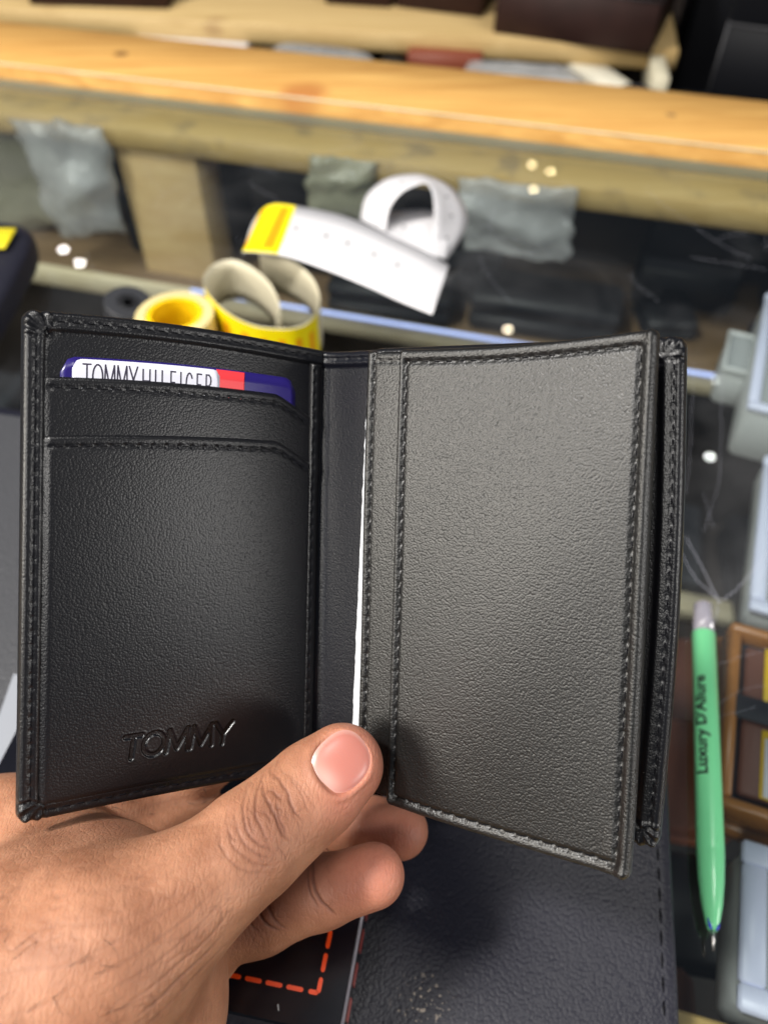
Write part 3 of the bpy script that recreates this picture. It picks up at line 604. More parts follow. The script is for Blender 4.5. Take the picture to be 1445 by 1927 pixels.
dots.build('punch_mark', M['ink'], r4, False)
# green pen
pa, pb = V(*(0.1303,0.1732,0.0046)), V(*(0.1015,0.0536,0.0046)); ax = pb-pa; PL_ = np.linalg.norm(ax); ax /= PL_
pen = thing('pen', 'mint green ballpoint pen with grey end lying on the glass', 'pen', (pa+pb)/2-V(0, 0, .0046))
def lathe(prof, name, mat, par, o=pa, n=48):
    x = np.cross(ax, Z_); x /= np.linalg.norm(x); y = np.cross(x, ax); v = []
    for s_, r in prof:
        for k in range(n): a = 2*math.pi*k/n; v.append(o+ax*s_+r*(math.cos(a)*x+math.sin(a)*y))
    F = [(i*n+k, i*n+(k+1) % n, (i+1)*n+(k+1) % n, (i+1)*n+k) for i in range(len(prof)-1) for k in range(n)]+[tuple(range(n))[::-1], tuple((len(prof)-1)*n+k for k in range(n))]
    return obj(name, v, F, mat, par)
R0 = .0044; l1 = PL_*.115
lathe([(0, .0030), (.0006, .0036), (l1*.5, .0038), (l1, .0041)], 'end_cap', M['clear_grey'], pen)
barrel = lathe([(l1, .0039), (l1+.0003, R0), (PL_*.62, R0), (PL_*.80, R0*1.0), (PL_*.805, R0*.985), (PL_*.81, R0), (PL_*.88, R0*.90), (PL_*.94, R0*.72), (PL_*.985, R0*.46), (PL_, R0*.30)], 'barrel', M['green'], pen)
for sgn_ in (-1, 1):
    xs_ = np.cross(ax, Z_); xs_ /= np.linalg.norm(xs_); MB().tube([pa+ax*PL_*(.978-.004*sgn_)+xs_*sgn_*R0*.40+Z_*R0*.30, pa+ax*PL_*.992+xs_*sgn_*R0*.26+Z_*R0*.26, pa+ax*PL_+xs_*sgn_*R0*.12+Z_*R0*.22], [.0002, .0006, .0003], 6).build('ink_smear', M['blue_ink'], pen)
lathe([(PL_, .0007), (PL_+.002, .0006), (PL_+.0055, .0003)], 'tip', M['steel'], pen)
# lettering along the barrel
cu = bpy.data.curves.new('text', 'FONT'); cu.body = "Luxury D'Allure"; cu.size = .0054; cu.offset = .00016; cu.resolution_u = 3
to = bpy.data.objects.new('text', cu); COL.objects.link(to); bpy.context.view_layer.update()
me = to.evaluated_get(bpy.context.evaluated_depsgraph_get()).to_mesh()
import bmesh
bmt = bmesh.new(); bmt.from_mesh(me); bmesh.ops.triangulate(bmt, faces=bmt.faces[:]); bmesh.ops.subdivide_edges(bmt, edges=bmt.edges[:], cuts=3, use_grid_fill=True)
bmt.verts.ensure_lookup_table(); tv = np.array([v_.co[:] for v_ in bmt.verts]); bmt.verts.index_update(); tf = [tuple(x.index for x in p_.verts) for p_ in bmt.faces]; bmt.free(); to.evaluated_get(bpy.context.evaluated_depsgraph_get()).to_mesh_clear()
bpy.data.objects.remove(to); bpy.data.curves.remove(cu)
tv[:, 0] *= (PL_*.315)/(tv[:, 0].max()-tv[:, 0].min())
xs = np.cross(ax, Z_); xs /= np.linalg.norm(xs); ys = np.cross(xs, ax)
view = V(0, 0, .27)-(pa+pb)/2; side = xs if xs[0] < 0 else -xs
ang0 = math.radians(44)      # rolled a little to the left of the top line
L2 = []
for u_, v_, _ in tv:
    s_ = PL_*.605-u_; th = ang0+(v_-.0019)/R0
    L2.append(pa+ax*s_+(R0+.00012)*(math.cos(th)*ys+math.sin(th)*side))
obj('lettering', L2, tf, M['ink'], barrel, False)
# pebbled leather folder
zt = .014
fo = [V(*q) for q in ((-0.3114,0.3086,0.014), (0.1193,0.222,0.014), (0.082,0.0244,0.014), (-0.133,-0.0122,0.014))]
ftr, fbr, ftl = fo[1], fo[2], fo[0]
ey = ftr-fbr; ey /= np.linalg.norm(ey); ey0 = ey; ex_ = ftl-ftr; wx = np.linalg.norm(ex_); ex_ /= wx
fold = thing('folder', 'charcoal pebbled leather folder lying under the hand', 'folder', ftr+ex_*wx/2-V(0, 0, zt))
Lf = .25
for nd in M['grain'].node_tree.nodes:
    if nd.type == 'VECT_MATH': nd.inputs[1].default_value = tuple(np.array(nd.inputs[1].default_value)-np.array(fold.location))
def fslab(z0, z1, inset, mat, nm, bev=.002): return MB().box(ftr-ey*Lf+ex_*inset+V(0, 0, z0-zt), ex_*(wx-inset), ey*(Lf-inset), Z_*(z1-z0), bev).build(nm, M[mat], fold)
# top cover with rounded edge and grid for bumps
nu, nv = 80, 60; U = np.linspace(0, 1, nu)**1.6; Vv = np.linspace(0, 1, nv)
gv = []; GF = []
for i in range(nu):
    for j in range(nv):
        s_ = U[i]*wx; t_ = Vv[j]*Lf; d = min(s_, t_); zz = -.0022*(1-math.sqrt(max(0, 1-(1-min(d/.0035, 1))**2)))
        zz -= .0007*math.exp(-((s_-.0045)/.0006)**2)+.0004*math.exp(-((t_-.0045)/.0006)**2)
        zz += .0008*math.sin(s_*40)*math.sin(t_*33)*min(d/.02, 1)
        gv.append(ftr+ex_*s_-ey*t_+Z_*zz)
GF = [(i*nv+j, i*nv+j+1, (i+1)*nv+j+1, (i+1)*nv+j) for i in range(nu-1) for j in range(nv-1)]
obj('cover', gv, GF, M['grain'], fold)
fslab(.0071, .0116, .0004, 'grain_edge', 'cover_edge', .0015); fslab(.0002, .0068, .0000, 'grain_edge', 'cover_edge', .0022)
mb = MB()
for k in range(40):
    p_ = ftr+ex_*.0045-ey*(.006+k*.006)-Z_*.0004; mb.tube([p_, p_-ey*.0020+Z_*.0003, p_-ey*.0042], [.0003, .0004, .0003], 6)
mb.build('stitching', M['thread'], fold, kind='stuff')
# grey grained mat at the left
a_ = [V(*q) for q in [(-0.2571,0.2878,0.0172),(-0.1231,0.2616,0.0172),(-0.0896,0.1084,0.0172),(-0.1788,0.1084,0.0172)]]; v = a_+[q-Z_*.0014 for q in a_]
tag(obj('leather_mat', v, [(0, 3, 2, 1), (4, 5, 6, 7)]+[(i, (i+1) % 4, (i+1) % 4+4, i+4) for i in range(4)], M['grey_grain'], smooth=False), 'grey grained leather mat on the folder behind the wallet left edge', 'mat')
# grey sheet at the left under the hand
a_ = [V(*q) for q in [(-0.134,0.1341,0.019),(-0.1341,0.113,0.019),(-0.1317,0.0796,0.019),(-0.0699,0.0732,0.019),(-0.0789,0.1213,0.019)]]
v = a_+[q-Z_*.0012 for q in a_]; n = len(a_)
tag(obj('paper_sheet', v, [tuple(range(n)), tuple(range(n, 2*n))[::-1]]+[(i, i+n, (i+1) % n+n, (i+1) % n) for i in range(n)], M['grey_card'], smooth=False), 'smooth grey sheet on the folder left of the wallet', 'sheet')
# black carton with red dashes
bt, bb = V(*(-0.0031,0.0668,0.036)), V(*(-0.011,0.024,0.036)); by = bb-bt; bl = np.linalg.norm(by); by /= bl; bxx = np.cross(by, Z_); bxx = bxx if bxx[0] < 0 else -bxx
by = by; Lb = .145; bo = bb-by*Lb
ctn = thing('carton', 'glossy black box with orange red dashed outline below the hand', 'box', bo+bxx*.06+by*Lb*.5-Z_*.021)
nb = V(*(-0.022,0.026,0.036)); Lb = float((nb-bo)@by)+.001
MB().box(bo-Z_*.021, bxx*.12, by*Lb, Z_*.021, .0006).build('box_body', M['box_black'], ctn, False)
MB().tube([bo+by*.001-Z_*.0002, bo+by*(Lb-.0008)-Z_*.0002], .00045, 8).build('worn_edge', M['box_edge'], ctn)  # pale tube paints the edge highlight where top meets side
dsh = [(-0.0104,0.0696,0.0364),(-0.0171,0.0327,0.0364)]; c_ = V(*dsh[1]); up_ = V(*dsh[0])-c_; up_ /= np.linalg.norm(up_)
lf_ = V(*(-0.0424,0.0371,0.0364))-c_; lf_ /= np.linalg.norm(lf_)
def dash(p_, d, l, w=.0011):
    s_ = np.cross(d, Z_); s_ /= np.linalg.norm(s_); n = 6; v = []
    for k in range(n+1): a = math.pi*k/n-math.pi/2; v.append(p_+d*(l-w/2)+(d*math.cos(a)+s_*math.sin(a))*w/2)
    for k in range(n+1): a = math.pi*k/n+math.pi/2; v.append(p_+d*(w/2)+(d*math.cos(a)+s_*math.sin(a))*w/2)
    m_ = len(v); v += [q-Z_*.0003 for q in v]
    obj('dash', v, [tuple(range(m_))]+[(i, i+m_, (i+1) % m_+m_, (i+1) % m_) for i in range(m_)], M['red_print'], ctn, False)
pit = .0056
dash(c_, up_, .0036); dash(c_, lf_, .0026)
for k in range(1, 16): dash(c_+up_*(k*pit-.0008), up_, .0045)
for k in range(1, 13): dash(c_+lf_*(k*pit-.0016), lf_, .0045)
for k in range(9):
    p_ = bb-by*(.004+k*.0085)-bxx*.0002-Z_*.012
    MB().box(p_, -bxx*.0003, by*-.0055, Z_*.0009).build('dash', M['dark_red'], ctn, False)
    MB().box(p_-Z_*.004, -bxx*.0003, by*-.0055, Z_*.0009).build('dash', M['dark_red'], ctn, False)
MB().box(V(*(-0.0275,0.0302,0.0361)), V(.0003, -.0014, 0), V(.0003, .0001, 0), Z_*.0002).build('dust_fleck', M['dust'], ctn, False)
# ================================================================ the open wallet (local sheet coordinates in millimetres)
FRL = tuple(V(*q) for q in ((-0.0722,0.1306,0.1774),(0.83527,0.35071,-0.42348),(-0.03177,-0.73811,-0.67393),(0.54893,-0.57637,0.60537))); FRF = tuple(V(*q) for q in ((-0.0041,0.1459,0.1551),(0.82963,-0.4014,0.38807),(-0.02926,-0.72538,-0.68772),(-0.55755,-0.5592,0.61354))); FRC = tuple(V(*q) for q in ((-0.004,0.1446,0.1572),(0.90257,-0.31682,0.29155),(-0.02166,-0.70969,-0.70418),(-0.43001,-0.62925,0.64741)))
def fp(fr, s, t, z):
    s, t, z = (np.asarray(q, float) for q in (s, t, z)); o, ex, ey, n = fr
    return o+(s[..., None]*ex+t[..., None]*ey+z[..., None]*n)*1e-3
wallet = thing('wallet', 'open black leather wallet held upright by the hand', 'wallet', (-0.01083,0.06817,0.07917))
def rnd(d, r): return np.sqrt(np.clip(1-(1-np.clip(d/r, 0, 1))**2, 0, 1))
def sst(x): x = np.clip(x, 0, 1); return x*x*(3-2*x)
def lin(a, b, step, fine=.16, n=8):
    """grid line positions, denser close to both ends"""
    e = np.cumsum(np.linspace(fine, step, n)); m = np.linspace(a+e[-1], b-e[-1], max(2, int((b-a-2*e[-1])/step)+1))
    return np.r_[a, a+e[:-1], m, (b-e[:-1])[::-1], b]
def grid_obj(name, X, Y, mat, parent, press=None):
    """X front points (ns,nt,3), Y back points; closed slab"""
    ns, nt_ = X.shape[:2]; N0 = ns*nt_
    q = lambda i, j: i*nt_+j
    I, J = np.meshgrid(np.arange(ns-1), np.arange(nt_-1), indexing='ij'); a = (I*nt_+J).ravel()
    F = np.stack([a, a+1, a+nt_+1, a+nt_], 1); Bk = np.stack([a+N0, a+nt_+N0, a+nt_+1+N0, a+1+N0], 1)
    ring = [q(i, 0) for i in range(ns)]+[q(ns-1, j) for j in range(1, nt_)]+[q(i, nt_-1) for i in range(ns-2, -1, -1)]+[q(0, j) for j in range(nt_-2, 0, -1)]
    R = [(ring[k], ring[(k+1) % len(ring)], ring[(k+1) % len(ring)]+N0, ring[k]+N0) for k in range(len(ring))]
    o = obj(name, np.r_[X.reshape(-1, 3), Y.reshape(-1, 3)], list(map(tuple, F))+list(map(tuple, Bk))+R, mat, parent)
    if press is not None:
        at = o.data.attributes.new('press', 'FLOAT', 'POINT'); at.data.foreach_set('value', np.r_[press.ravel(), np.zeros(N0)].astype(np.float32))
    return o
def round_corner(S, T, s0, s1, t0, t1, r):
    """square grid -> rounded corners"""
    S, T = S.copy(), T.copy()
    for cs, ds in ((s0+r, -1), (s1-r, 1)):
        for ct_, dt in ((t0+r, -1), (t1-r, 1)):
            u, v = (S-cs)*ds/r, (T-ct_)*dt/r; m = (u > 0) & (v > 0)
            k = np.where(m, np.maximum(u, v)/np.maximum(np.hypot(u, v), 1e-9), 1)
            S = np.where(m, cs+ds*r*u*k, S); T = np.where(m, ct_+dt*r*v*k, T)
    return S, T
PITCH = 2.95
def holes(L):
    Lr = resample(L, .1); d = np.r_[0, np.cumsum(np.linalg.norm(np.diff(Lr, axis=0), axis=1))]
    n = int(d[-1]//PITCH); q = np.arange(n+1)*PITCH+.5
    q = q[q < d[-1]]; return np.stack([np.interp(q, d, Lr[:, 0]), np.interp(q, d, Lr[:, 1])], 1)
def seam(S, T, L, g=.36, w=.5, hd=.42, hw=.32):
    g, w = g*.5, w*.6
    p = np.stack([S, T], -1); z = -g*np.exp(-(poly_dist(p, L)/w)**2)
    for h_ in holes(L): z = z-hd*np.exp(-((S-h_[0])**2+(T-h_[1])**2)/hw**2)
    return z
def threads(fr, L, zf, mb, lift=.05):
    H = holes(L)
    for a, b in zip(H[:-1], H[1:]):
        if np.linalg.norm(b-a) > PITCH*1.3: continue
        d = (b-a); a2 = a+d*.10; b2 = b-d*.10; q = np.array([a2, a2*.7+b2*.3, a2*.3+b2*.7, b2])
        z = zf(q[:, 0], q[:, 1])+np.array([-.34, lift, lift, -.34])
        mb.tube(fp(fr, q[:, 0], q[:, 1], z), [.00016, .00025, .00025, .00016], 6)
def pleats(S, T, c, rad, amp, nrad, phase=0, off=(0, 0)):
    u, v = S-c[0], T-c[1]; r = np.hypot(u, v); a = np.arctan2(v, u)
    rr = np.hypot(u-off[0], v-off[1])
    return amp*np.sin(a*nrad+phase+.5*np.sin(r*1.1))*np.exp(-((rr-rad*.55)/(rad*.42))**2)
# ---- left half: cover with turned and stitched border
bulL = lambda s, t: 1.1*np.sin(np.pi*np.clip(s/67, 0, 1))*np.sin(np.pi*np.clip(t/105, 0, 1))+.5*np.sin(s*.07+t*.03)
warpL = lambda s, t: t-1.15*np.sin(np.pi*np.clip(s/67, 0, 1))*(1-t/105)
def pl(s, t, z): return fp(FRL, s, warpL(s, t), z+bulL(s, t))
S, T = np.meshgrid(lin(-.4, 68, .42), lin(-.4, 105.4, .42), indexing='ij')
stL = [(1.9, 101), (1.9, 3.2)]; stT = [(4.6, 1.75), (67, 1.75)]; stB = [(4.2, 103.2), (67, 103.2)]
def zcover(S, T, st=True):
    d = np.minimum(np.minimum(S+.4, T+.4), 105.4-T)
    z = -1.0+1.95*rnd(d, 1.1)
    dd = np.minimum(np.minimum(S, T), 105-T); z = z-.62*sst((dd-3.3)/.45)
    z = z+.06*np.exp(-((dd-3.0)/.3)**2)
    if st:
        for L in (stL, stT, stB): z = z+seam(S, T, L)
        z = z+pleats(S, T, (4.6, 4.6), 6.6, .62, 14, 0, (-2.6, -2.6))*sst((5.2-S)/1.)*sst((5.2-T)/1.)
        z = z+pleats(S, T, (5, 100.4), 6.4, .62, 14, 1, (-2.4, 2.6))*sst((5.4-S)/1.)*sst((T-99.8)/1.)
        for c_, r_ in (((5.0, 3.6), 1.1), ((3.6, 5.2), 1.2), ((5.6, 101.2), 1.0), ((3.4, 100.2), 1.0)):
            z = z+.22*np.exp(-((S-c_[0])**2+(T-c_[1])**2)/r_**2)
        z = z+.06*np.sin(T*.55)*np.exp(-((S-2.8)/.7)**2)
    return z
S2, T2 = round_corner(S, T, -.4, 68, -.4, 105.4, 2.0)
S2 = np.where(S > 50, S, S2); T2 = np.where(S > 50, T, T2)
grid_obj('cover_left', pl(S2, T2, zcover(S, T)), pl(S2, T2, np.full_like(S, -2.2)+.9*rnd(np.minimum(np.minimum(S+.4, T+.4), 105.4-T), 1.2)*-1), M['leather'], wallet)
# ---- pockets
def ttop(s, a, b, c_): return np.interp(s, [3.2, 55.4, 57.0, 67.5], [a, b, b+.5, c_])
def pocket(name, a, b, c_, zl, mat, text=False, parent=wallet):
    ss = lin(3.0, 66.4, .42)
    if text: ss = np.unique(np.r_[ss[(ss < 19.6) | (ss > 46.6)], np.arange(19.6, 46.6, .14)])
    tv_ = lin(0, 1, .0048, .0015, 8)
    if text:
        t_lo, t_hi = (88.6-23.5)/(102.6-23.5), (97.2-23.5)/(102.6-23.5); tv_ = np.unique(np.r_[tv_[(tv_ < t_lo) | (tv_ > t_hi)], np.arange(t_lo, t_hi, .0018)])
    Sx, Vx = np.meshgrid(ss, tv_, indexing='ij'); top = ttop(Sx, a, b, c_); Tx = top+Vx*(102.6-top)
    L = [(4.4, ttop(4.4, a, b, c_)+2.35), (55.0, b+2.35), (57.2, b+2.95), (65.2, c_+1.2)]
    def zf(S, T, st=True):
        tp = ttop(S, a, b, c_); d = T-tp
        tuck = sst((S-2.6)/2.6)*sst((66.8-S)/2.2)*sst((103.6-T)/2.6)
        z = .25+(zl-.25)*tuck+.0*d
        z = z-.75*(1-rnd(d, .85))+.10*np.exp(-((d-1.2)/.8)**2)
        if st: z = z+seam(S, T, L, .30, .5)
        return z
    Z = zf(Sx, Tx); press = None
    if text:
        D = np.full_like(Sx, 9.)
        p = np.stack([Sx, Tx], -1)
        for st in text_strokes('TOMMY', 20.6, 95.2, 4.9, 24.8, gap=.16, slant=.10): D = np.minimum(D, poly_dist(p, st))
        pr = sst((.62-D)/.20); Z = Z-.40*pr+.04*np.exp(-((D-.85)/.2)**2); press = sst((.85-D)/.25)
    back = np.minimum(Z-.5, .1)
    grid_obj(name, pl(Sx, Tx, Z), pl(Sx, Tx, back), mat, parent, press)
    return L, zf
GLY = {'T': [[(0, 1), (1, 1)], [(.5, 1), (.5, 0)]],
       'O': [[(.5+.5*math.cos(a), .5+.5*math.sin(a)) for a in np.linspace(0, 2*math.pi, 22)]],
       'M': [[(0, 0), (.08, 1), (.5, .12), (.92, 1), (1, 0)]], 'Y': [[(0, 1), (.5, .45), (1, 1)], [(.5, .45), (.5, 0)]],
       'H': [[(0, 0), (0, 1)], [(1, 0), (1, 1)], [(0, .5), (1, .5)]], 'I': [[(.5, 0), (.5, 1)]], 'L': [[(.2, 1), (.2, 0), (1, 0)]],
       'F': [[(.15, 0), (.15, 1), (1, 1)], [(.15, .52), (.85, .52)]],
       'G': [[(.5+.5*math.cos(a), .5+.5*math.sin(a)) for a in np.linspace(.6, 2*math.pi-.1, 18)]+[(1, .45), (.6, .45)]],
       'E': [[(1, 1), (.15, 1), (.15, 0), (1, 0)], [(.15, .52), (.85, .52)]],
       'R': [[(.15, 0), (.15, 1), (.6, 1), (.85, .9), (.92, .75), (.85, .6), (.6, .5), (.15, .5)], [(.55, .5), (1, 0)]]}
WID = {'M': 1.25, 'I': .45, 'O': 1.15, 'E': .8, 'F': .8, 'L': .75, 'T': .9}
def text_strokes(txt, s0, tb, h_, width, gap=.25, slant=0.):
    ws = [WID.get(c_, 1.) for c_ in txt]; tot = sum(ws)+gap*(len(txt)-1); k = width/tot; x = s0; out = []
    for c_, w in zip(txt, ws):
        for st in GLY.get(c_, []): out.append([(x+px*w*k+py*h_*slant, tb-py*h_) for px, py in st])
        x += (w+gap)*k
    return out
LU, zU = pocket('upper_pocket', 12.9, 12.25, 17.9, .95, M['leather'])
LL, zL = pocket('lower_pocket', 25.0, 23.5, 29.5, 1.35, M['leather_press'], True)
# ---- welt down the inner side of the pockets
Sw, Tw = np.meshgrid(lin(64.6, 67.9, .3, .08, 5), lin(3.4, 105, .45), indexing='ij')
Lw = [(65.55, 5), (65.55, 104)]
zW = lambda s, t, st=True: .35+1.45*rnd(np.minimum(s-64.6, 67.9-s), 1.2)*sst((t-3.2)/.8)+.22*np.exp(-((t-18.5)/2.2)**2)+.25*np.exp(-((t-30.)/2.2)**2)+(seam(s, t, Lw, .4, .35) if st else 0)
grid_obj('inner_welt', pl(Sw, Tw, zW(Sw, Tw)), pl(Sw, Tw, np.zeros_like(Sw)-.4), M['leather_edge'], wallet)
mb = MB(); FL2 = (FRL[0], FRL[1], FRL[2], FRL[3])
class _L: pass
def threadsL(L, zf, mb):
    H = holes(L)
    for a, b in zip(H[:-1], H[1:]):
        d = b-a
        if np.linalg.norm(d) > PITCH*1.3: continue
        q = np.array([a+d*.1, a+d*.32, a+d*.68, a+d*.9]); z = zf(q[:, 0], q[:, 1])+np.array([-.42, -.14, -.14, -.42])
        mb.tube(pl(q[:, 0], q[:, 1], z), [.00009, .00014, .00014, .00009], 6)
for L in (stL, stT, stB): threadsL(L, lambda s, t: zcover(s, t, False), mb)
threadsL(LU, lambda s, t: zU(s, t, False), mb); threadsL(LL, lambda s, t: zL(s, t, False), mb); threadsL(Lw, lambda s, t: zW(s, t, False), mb)
mb.build('stitching', M['thread'], wallet, kind='stuff')
# ---- right cover behind the flap
bulC = lambda s, t: -2.6+.0*s
warpS = lambda s, t: s+1.4*np.sin(np.pi*np.clip(t/105, 0, 1))*np.clip(s/69, 0, 1)
def pc(s, t, z): return fp(FRC, warpS(s, t), t, z+bulC(s, t))
S, T = np.meshgrid(lin(2.0, 69.4, .5), lin(-.3, 105.6, .5), indexing='ij')
stR = [(67.2, 4), (67.2, 101)]
def zcr(S, T):
    d = np.minimum(np.minimum(69.4-S, T+.3), 105.6-T); z = -1.0+2.2*rnd(d, 1.4)
    dd = np.minimum(np.minimum(69.4-S, T), 105-T); z = z-.9*sst((dd-4.2)/.7)+seam(S, T, stR, .4, .5)
    z = z+pleats(S, T, (64.5, 4.6), 6.4, .7, 14, 0, (2.6, -2.6))*sst((S-64)/1.)*sst((5.2-T)/1.)+pleats(S, T, (64.5, 100.5), 6.4, .7, 14, 2, (2.6, 2.6))*sst((S-64)/1.)*sst((T-99.8)/1.)
    return z
S2, T2 = round_corner(S, T, 2.0, 69.4, -.3, 105.6, 2.2); S2 = np.where(S < 50, S, S2); T2 = np.where(S < 50, T, T2)
grid_obj('cover_right', pc(S2, T2, zcr(S, T)), pc(S2, T2, np.full_like(S, -2.4)), M['leather'], wallet)
mb = MB()
H = holes(stR)
for a, b in zip(H[:-1], H[1:]):
    q = np.array([a*.9+b*.1, a*.6+b*.4, a*.4+b*.6, a*.1+b*.9]); mb.tube(pc(q[:, 0], q[:, 1], np.array([.55, .95, .95, .55])), [.00016, .00026, .00026, .00016], 6)
mb.build('stitching', M['thread'], wallet, kind='stuff')
# ---- spine strip joining both covers
w = np.linspace(0, 1, 46); tt = lin(-.2, 105.2, .5)
Wg, Tg = np.meshgrid(w, tt, indexing='ij')
K = np.full_like(Tg, 1.)
p0, p1, p2, p3 = pl(K*67.3, Tg, K*-.5), pl(K*71.5, Tg, K*-1.2), pc(K*-2.5, Tg, K*-1.8), pc(K*4.5, Tg, K*-.6)
Wb = Wg[..., None]; Xs = p0*(1-Wb)**3+3*p1*Wb*(1-Wb)**2+3*p2*Wb**2*(1-Wb)+p3*Wb**3
dW = np.gradient(Xs, axis=0); dT = np.gradient(Xs, axis=1); Nn = np.cross(dT, dW); Nn /= np.linalg.norm(Nn, axis=-1)[..., None]
dd = np.minimum(Tg+.2, 105.2-Tg); zz = -1.0+2.0*rnd(dd, 1.3)-.75*sst((dd-3.4)/.6)-.45*np.exp(-((dd-2.0)/.35)**2)-.3*(np.sin(Wg*40) > .8)*np.exp(-((dd-2.0)/.5)**2)
grid_obj('spine', Xs+Nn*zz[..., None]*1e-3, Xs-Nn*2.2e-3, M['lining'], wallet)
# ---- flap with its hinge strip
bulF = lambda s, t: .9*np.sin(np.pi*np.clip(s/67, 0, 1))*np.sin(np.pi*np.clip(t/105, 0, 1))+.9*sst((s-60)/8)*sst((t-92)/14)+.25*np.sin(s*.11+t*.06)
warpF = lambda s, t: t+1.2*np.sin(np.pi*np.clip(s/67, 0, 1))*(1-t/105)+.9*np.sin(np.pi*np.clip(s/67, 0, 1))*(t/105)
def pf(s, t, z): return fp(FRF, s, warpF(s, t), z+bulF(s, t))
S, T = np.meshgrid(lin(.4, 12.5, .35), lin(-.2, 105.2, .45), indexing='ij')
Lh = [(2.6, .6), (2.6, 105)]; LhT = [(3.5, 2.3), (10.8, 2.3)]
def zh(S, T, st=True):
    d = np.minimum(np.minimum(S-.4, T+.2), 105.2-T); z = -.9+1.7*rnd(d, 1.2)-.35*sst((S-2.4)/.5)
    if st: z = z+seam(S, T, Lh, .9, .65, .5, .36)+seam(S, T, LhT, .7, .65)
    return z
grid_obj('flap_hinge', pf(S, T, zh(S, T)), pf(S, T, np.full_like(S, -1.4)), M['leather_flap'], wallet)
S, T = np.meshgrid(lin(9.9, 67.2, .40), lin(-.5, 106.2, .42), indexing='ij')
F1 = [(12.1, 2.5), (12.1, 103)]; F2 = [(12.1, 2.5), (64.2, 2.5)]; F3 = [(64.4, 3), (64.4, 103.2)]; F4 = [(12.5, 103.4), (64.2, 103.4)]
def zfl(S, T, st=True):
    d = np.minimum(np.minimum(S-9.9, 67.2-S), np.minimum(T+.5, 106.2-T))
    z = -.4+1.75*rnd(d, 1.15)
    z = z+.40*np.exp(-((S-66.1)/.85)**2)+.18*np.exp(-((T-104.9)/1.0)**2)+.15*np.exp(-((T-.9)/1.0)**2)+.2*np.exp(-((S-10.9)/.8)**2)
    if st:
        for L in (F1, F2, F3, F4): z = z+seam(S, T, L, 1.0, .75, .5, .36)
        z = z+.5*np.exp(-((S-65.3)**2+(T-104.6)**2)/1.6)
    return z
S2, T2 = round_corner(S, T, 9.9, 67.2, -.5, 106.2, 1.6)
grid_obj('flap', pf(S2, T2, zfl(S, T)), pf(S2, T2, np.full_like(S, -1.0)), M['leather_flap'], wallet)
mb = MB()
def threadsF(L, zf):
    H = holes(L)
    for a, b in zip(H[:-1], H[1:]):
        d = b-a
        if np.linalg.norm(d) > PITCH*1.3: continue
        q = np.array([a+d*.1, a+d*.32, a+d*.68, a+d*.9]); mb.tube(pf(q[:, 0], q[:, 1], zf(q[:, 0], q[:, 1])+np.array([-.75, -.42, -.42, -.75])), [.00009, .00014, .00014, .00009], 6)
for L in (F1, F2, F3, F4): threadsF(L, lambda s, t: zfl(s, t, False))
for L in (Lh, LhT): threadsF(L, lambda s, t: zh(s, t, False))
mb.build('stitching', M['thread'], wallet, kind='stuff')
# ---- white paper slip behind the flap
def flat_piece(name, poly, pos, z0, th, mat, parent=None):
    a = np.array(poly, float); n = len(a); top = pos(a[:, 0], a[:, 1], np.full(n, z0)); bot = pos(a[:, 0], a[:, 1], np.full(n, z0-th))
    return obj(name, np.r_[top, bot], [tuple(range(n)), tuple(range(n, 2*n))[::-1]]+[(i, i+n, (i+1) % n+n, (i+1) % n) for i in range(n)], mat, parent, False)
jag = [(x-6*k/0+0 if False else x, y) for k, (x, y) in enumerate([(-0.51,8.94),(-0.74,15.89),(-1.05,29.92),(-1.24,42.81),(-1.6,55.84),(-1.8,68.98),(-2.0,82.25),(-2.18,91.62),(-2.38,105.11),(7.13,103.97),(3.79,9.06)])]
jj = resample(jag[:9], 1.2); jj = jj+np.c_[rng.normal(0, .07, len(jj)), np.zeros(len(jj))]
slip = flat_piece('paper_slip', [tuple(q) for q in jj]+jag[9:], lambda s, t, z: fp(FRF, s, t, z), -1.5, .3, M['paper'])
tag(slip, 'white paper edge showing beside the wallet fold', 'paper')
# ---- card in the upper slot
def rr(s0, s1, t0, t1, r, n=7):
    out = []
    for cs, ct_, a0 in ((s1-r, t0+r, -90), (s1-r, t1-r, 0), (s0+r, t1-r, 90), (s0+r, t0+r, 180)):
        for k in range(n): a = math.radians(a0+90*k/(n-1)); out.append((cs+r*math.cos(a), ct_+r*math.sin(a)))
    return out
def on_card(s, t, z): return fp(FRL, s, warpL(s, t)-.012*(s-6.6)+.0, z+bulL(s, t)*.9)
card = thing('card', 'navy and white paper card with red block in the top slot', 'card', fp(FRL, np.array(33.), np.array(20.), np.array(.6)))
def card_sheet(name, s0, s1, t0, t1, r, z, mat, corners=None):
    ss = np.linspace(s0, s1, 40); Sx, Vx = np.meshgrid(ss, np.linspace(0, 1, 14), indexing='ij'); l, q = corners or (r, r)
    tp = np.full_like(Sx, t0)
    for rr_, edge, sg_ in ((l, s0, 1), (q, s1, -1)):
        if rr_ > 0: x = np.clip(1-(Sx-edge)*sg_/rr_, 0, 1); tp = tp+rr_*(1-np.sqrt(1-x*x))*(x > 0)
    Tx = tp+Vx*(t1-tp); return grid_obj(name, on_card(Sx, Tx, np.full_like(Sx, z)), on_card(Sx, Tx, np.full_like(Sx, z-.14)), mat, card)
ss0, ss1 = 6.6, 60.8
card_sheet('card_body', ss0, ss1, 8.7, 40, 3.2, .48, M['card_navy'])
cw = card_sheet('white_panel', 8.9, 41.0, 9.1, 39, 2.0, .58, M['card_white'], (2.0, 1.4))
card_sheet('red_panel', 40.2, 47.2, 8.95, 39, 0, .56, M['card_red'], (0, 0))
mb = MB()
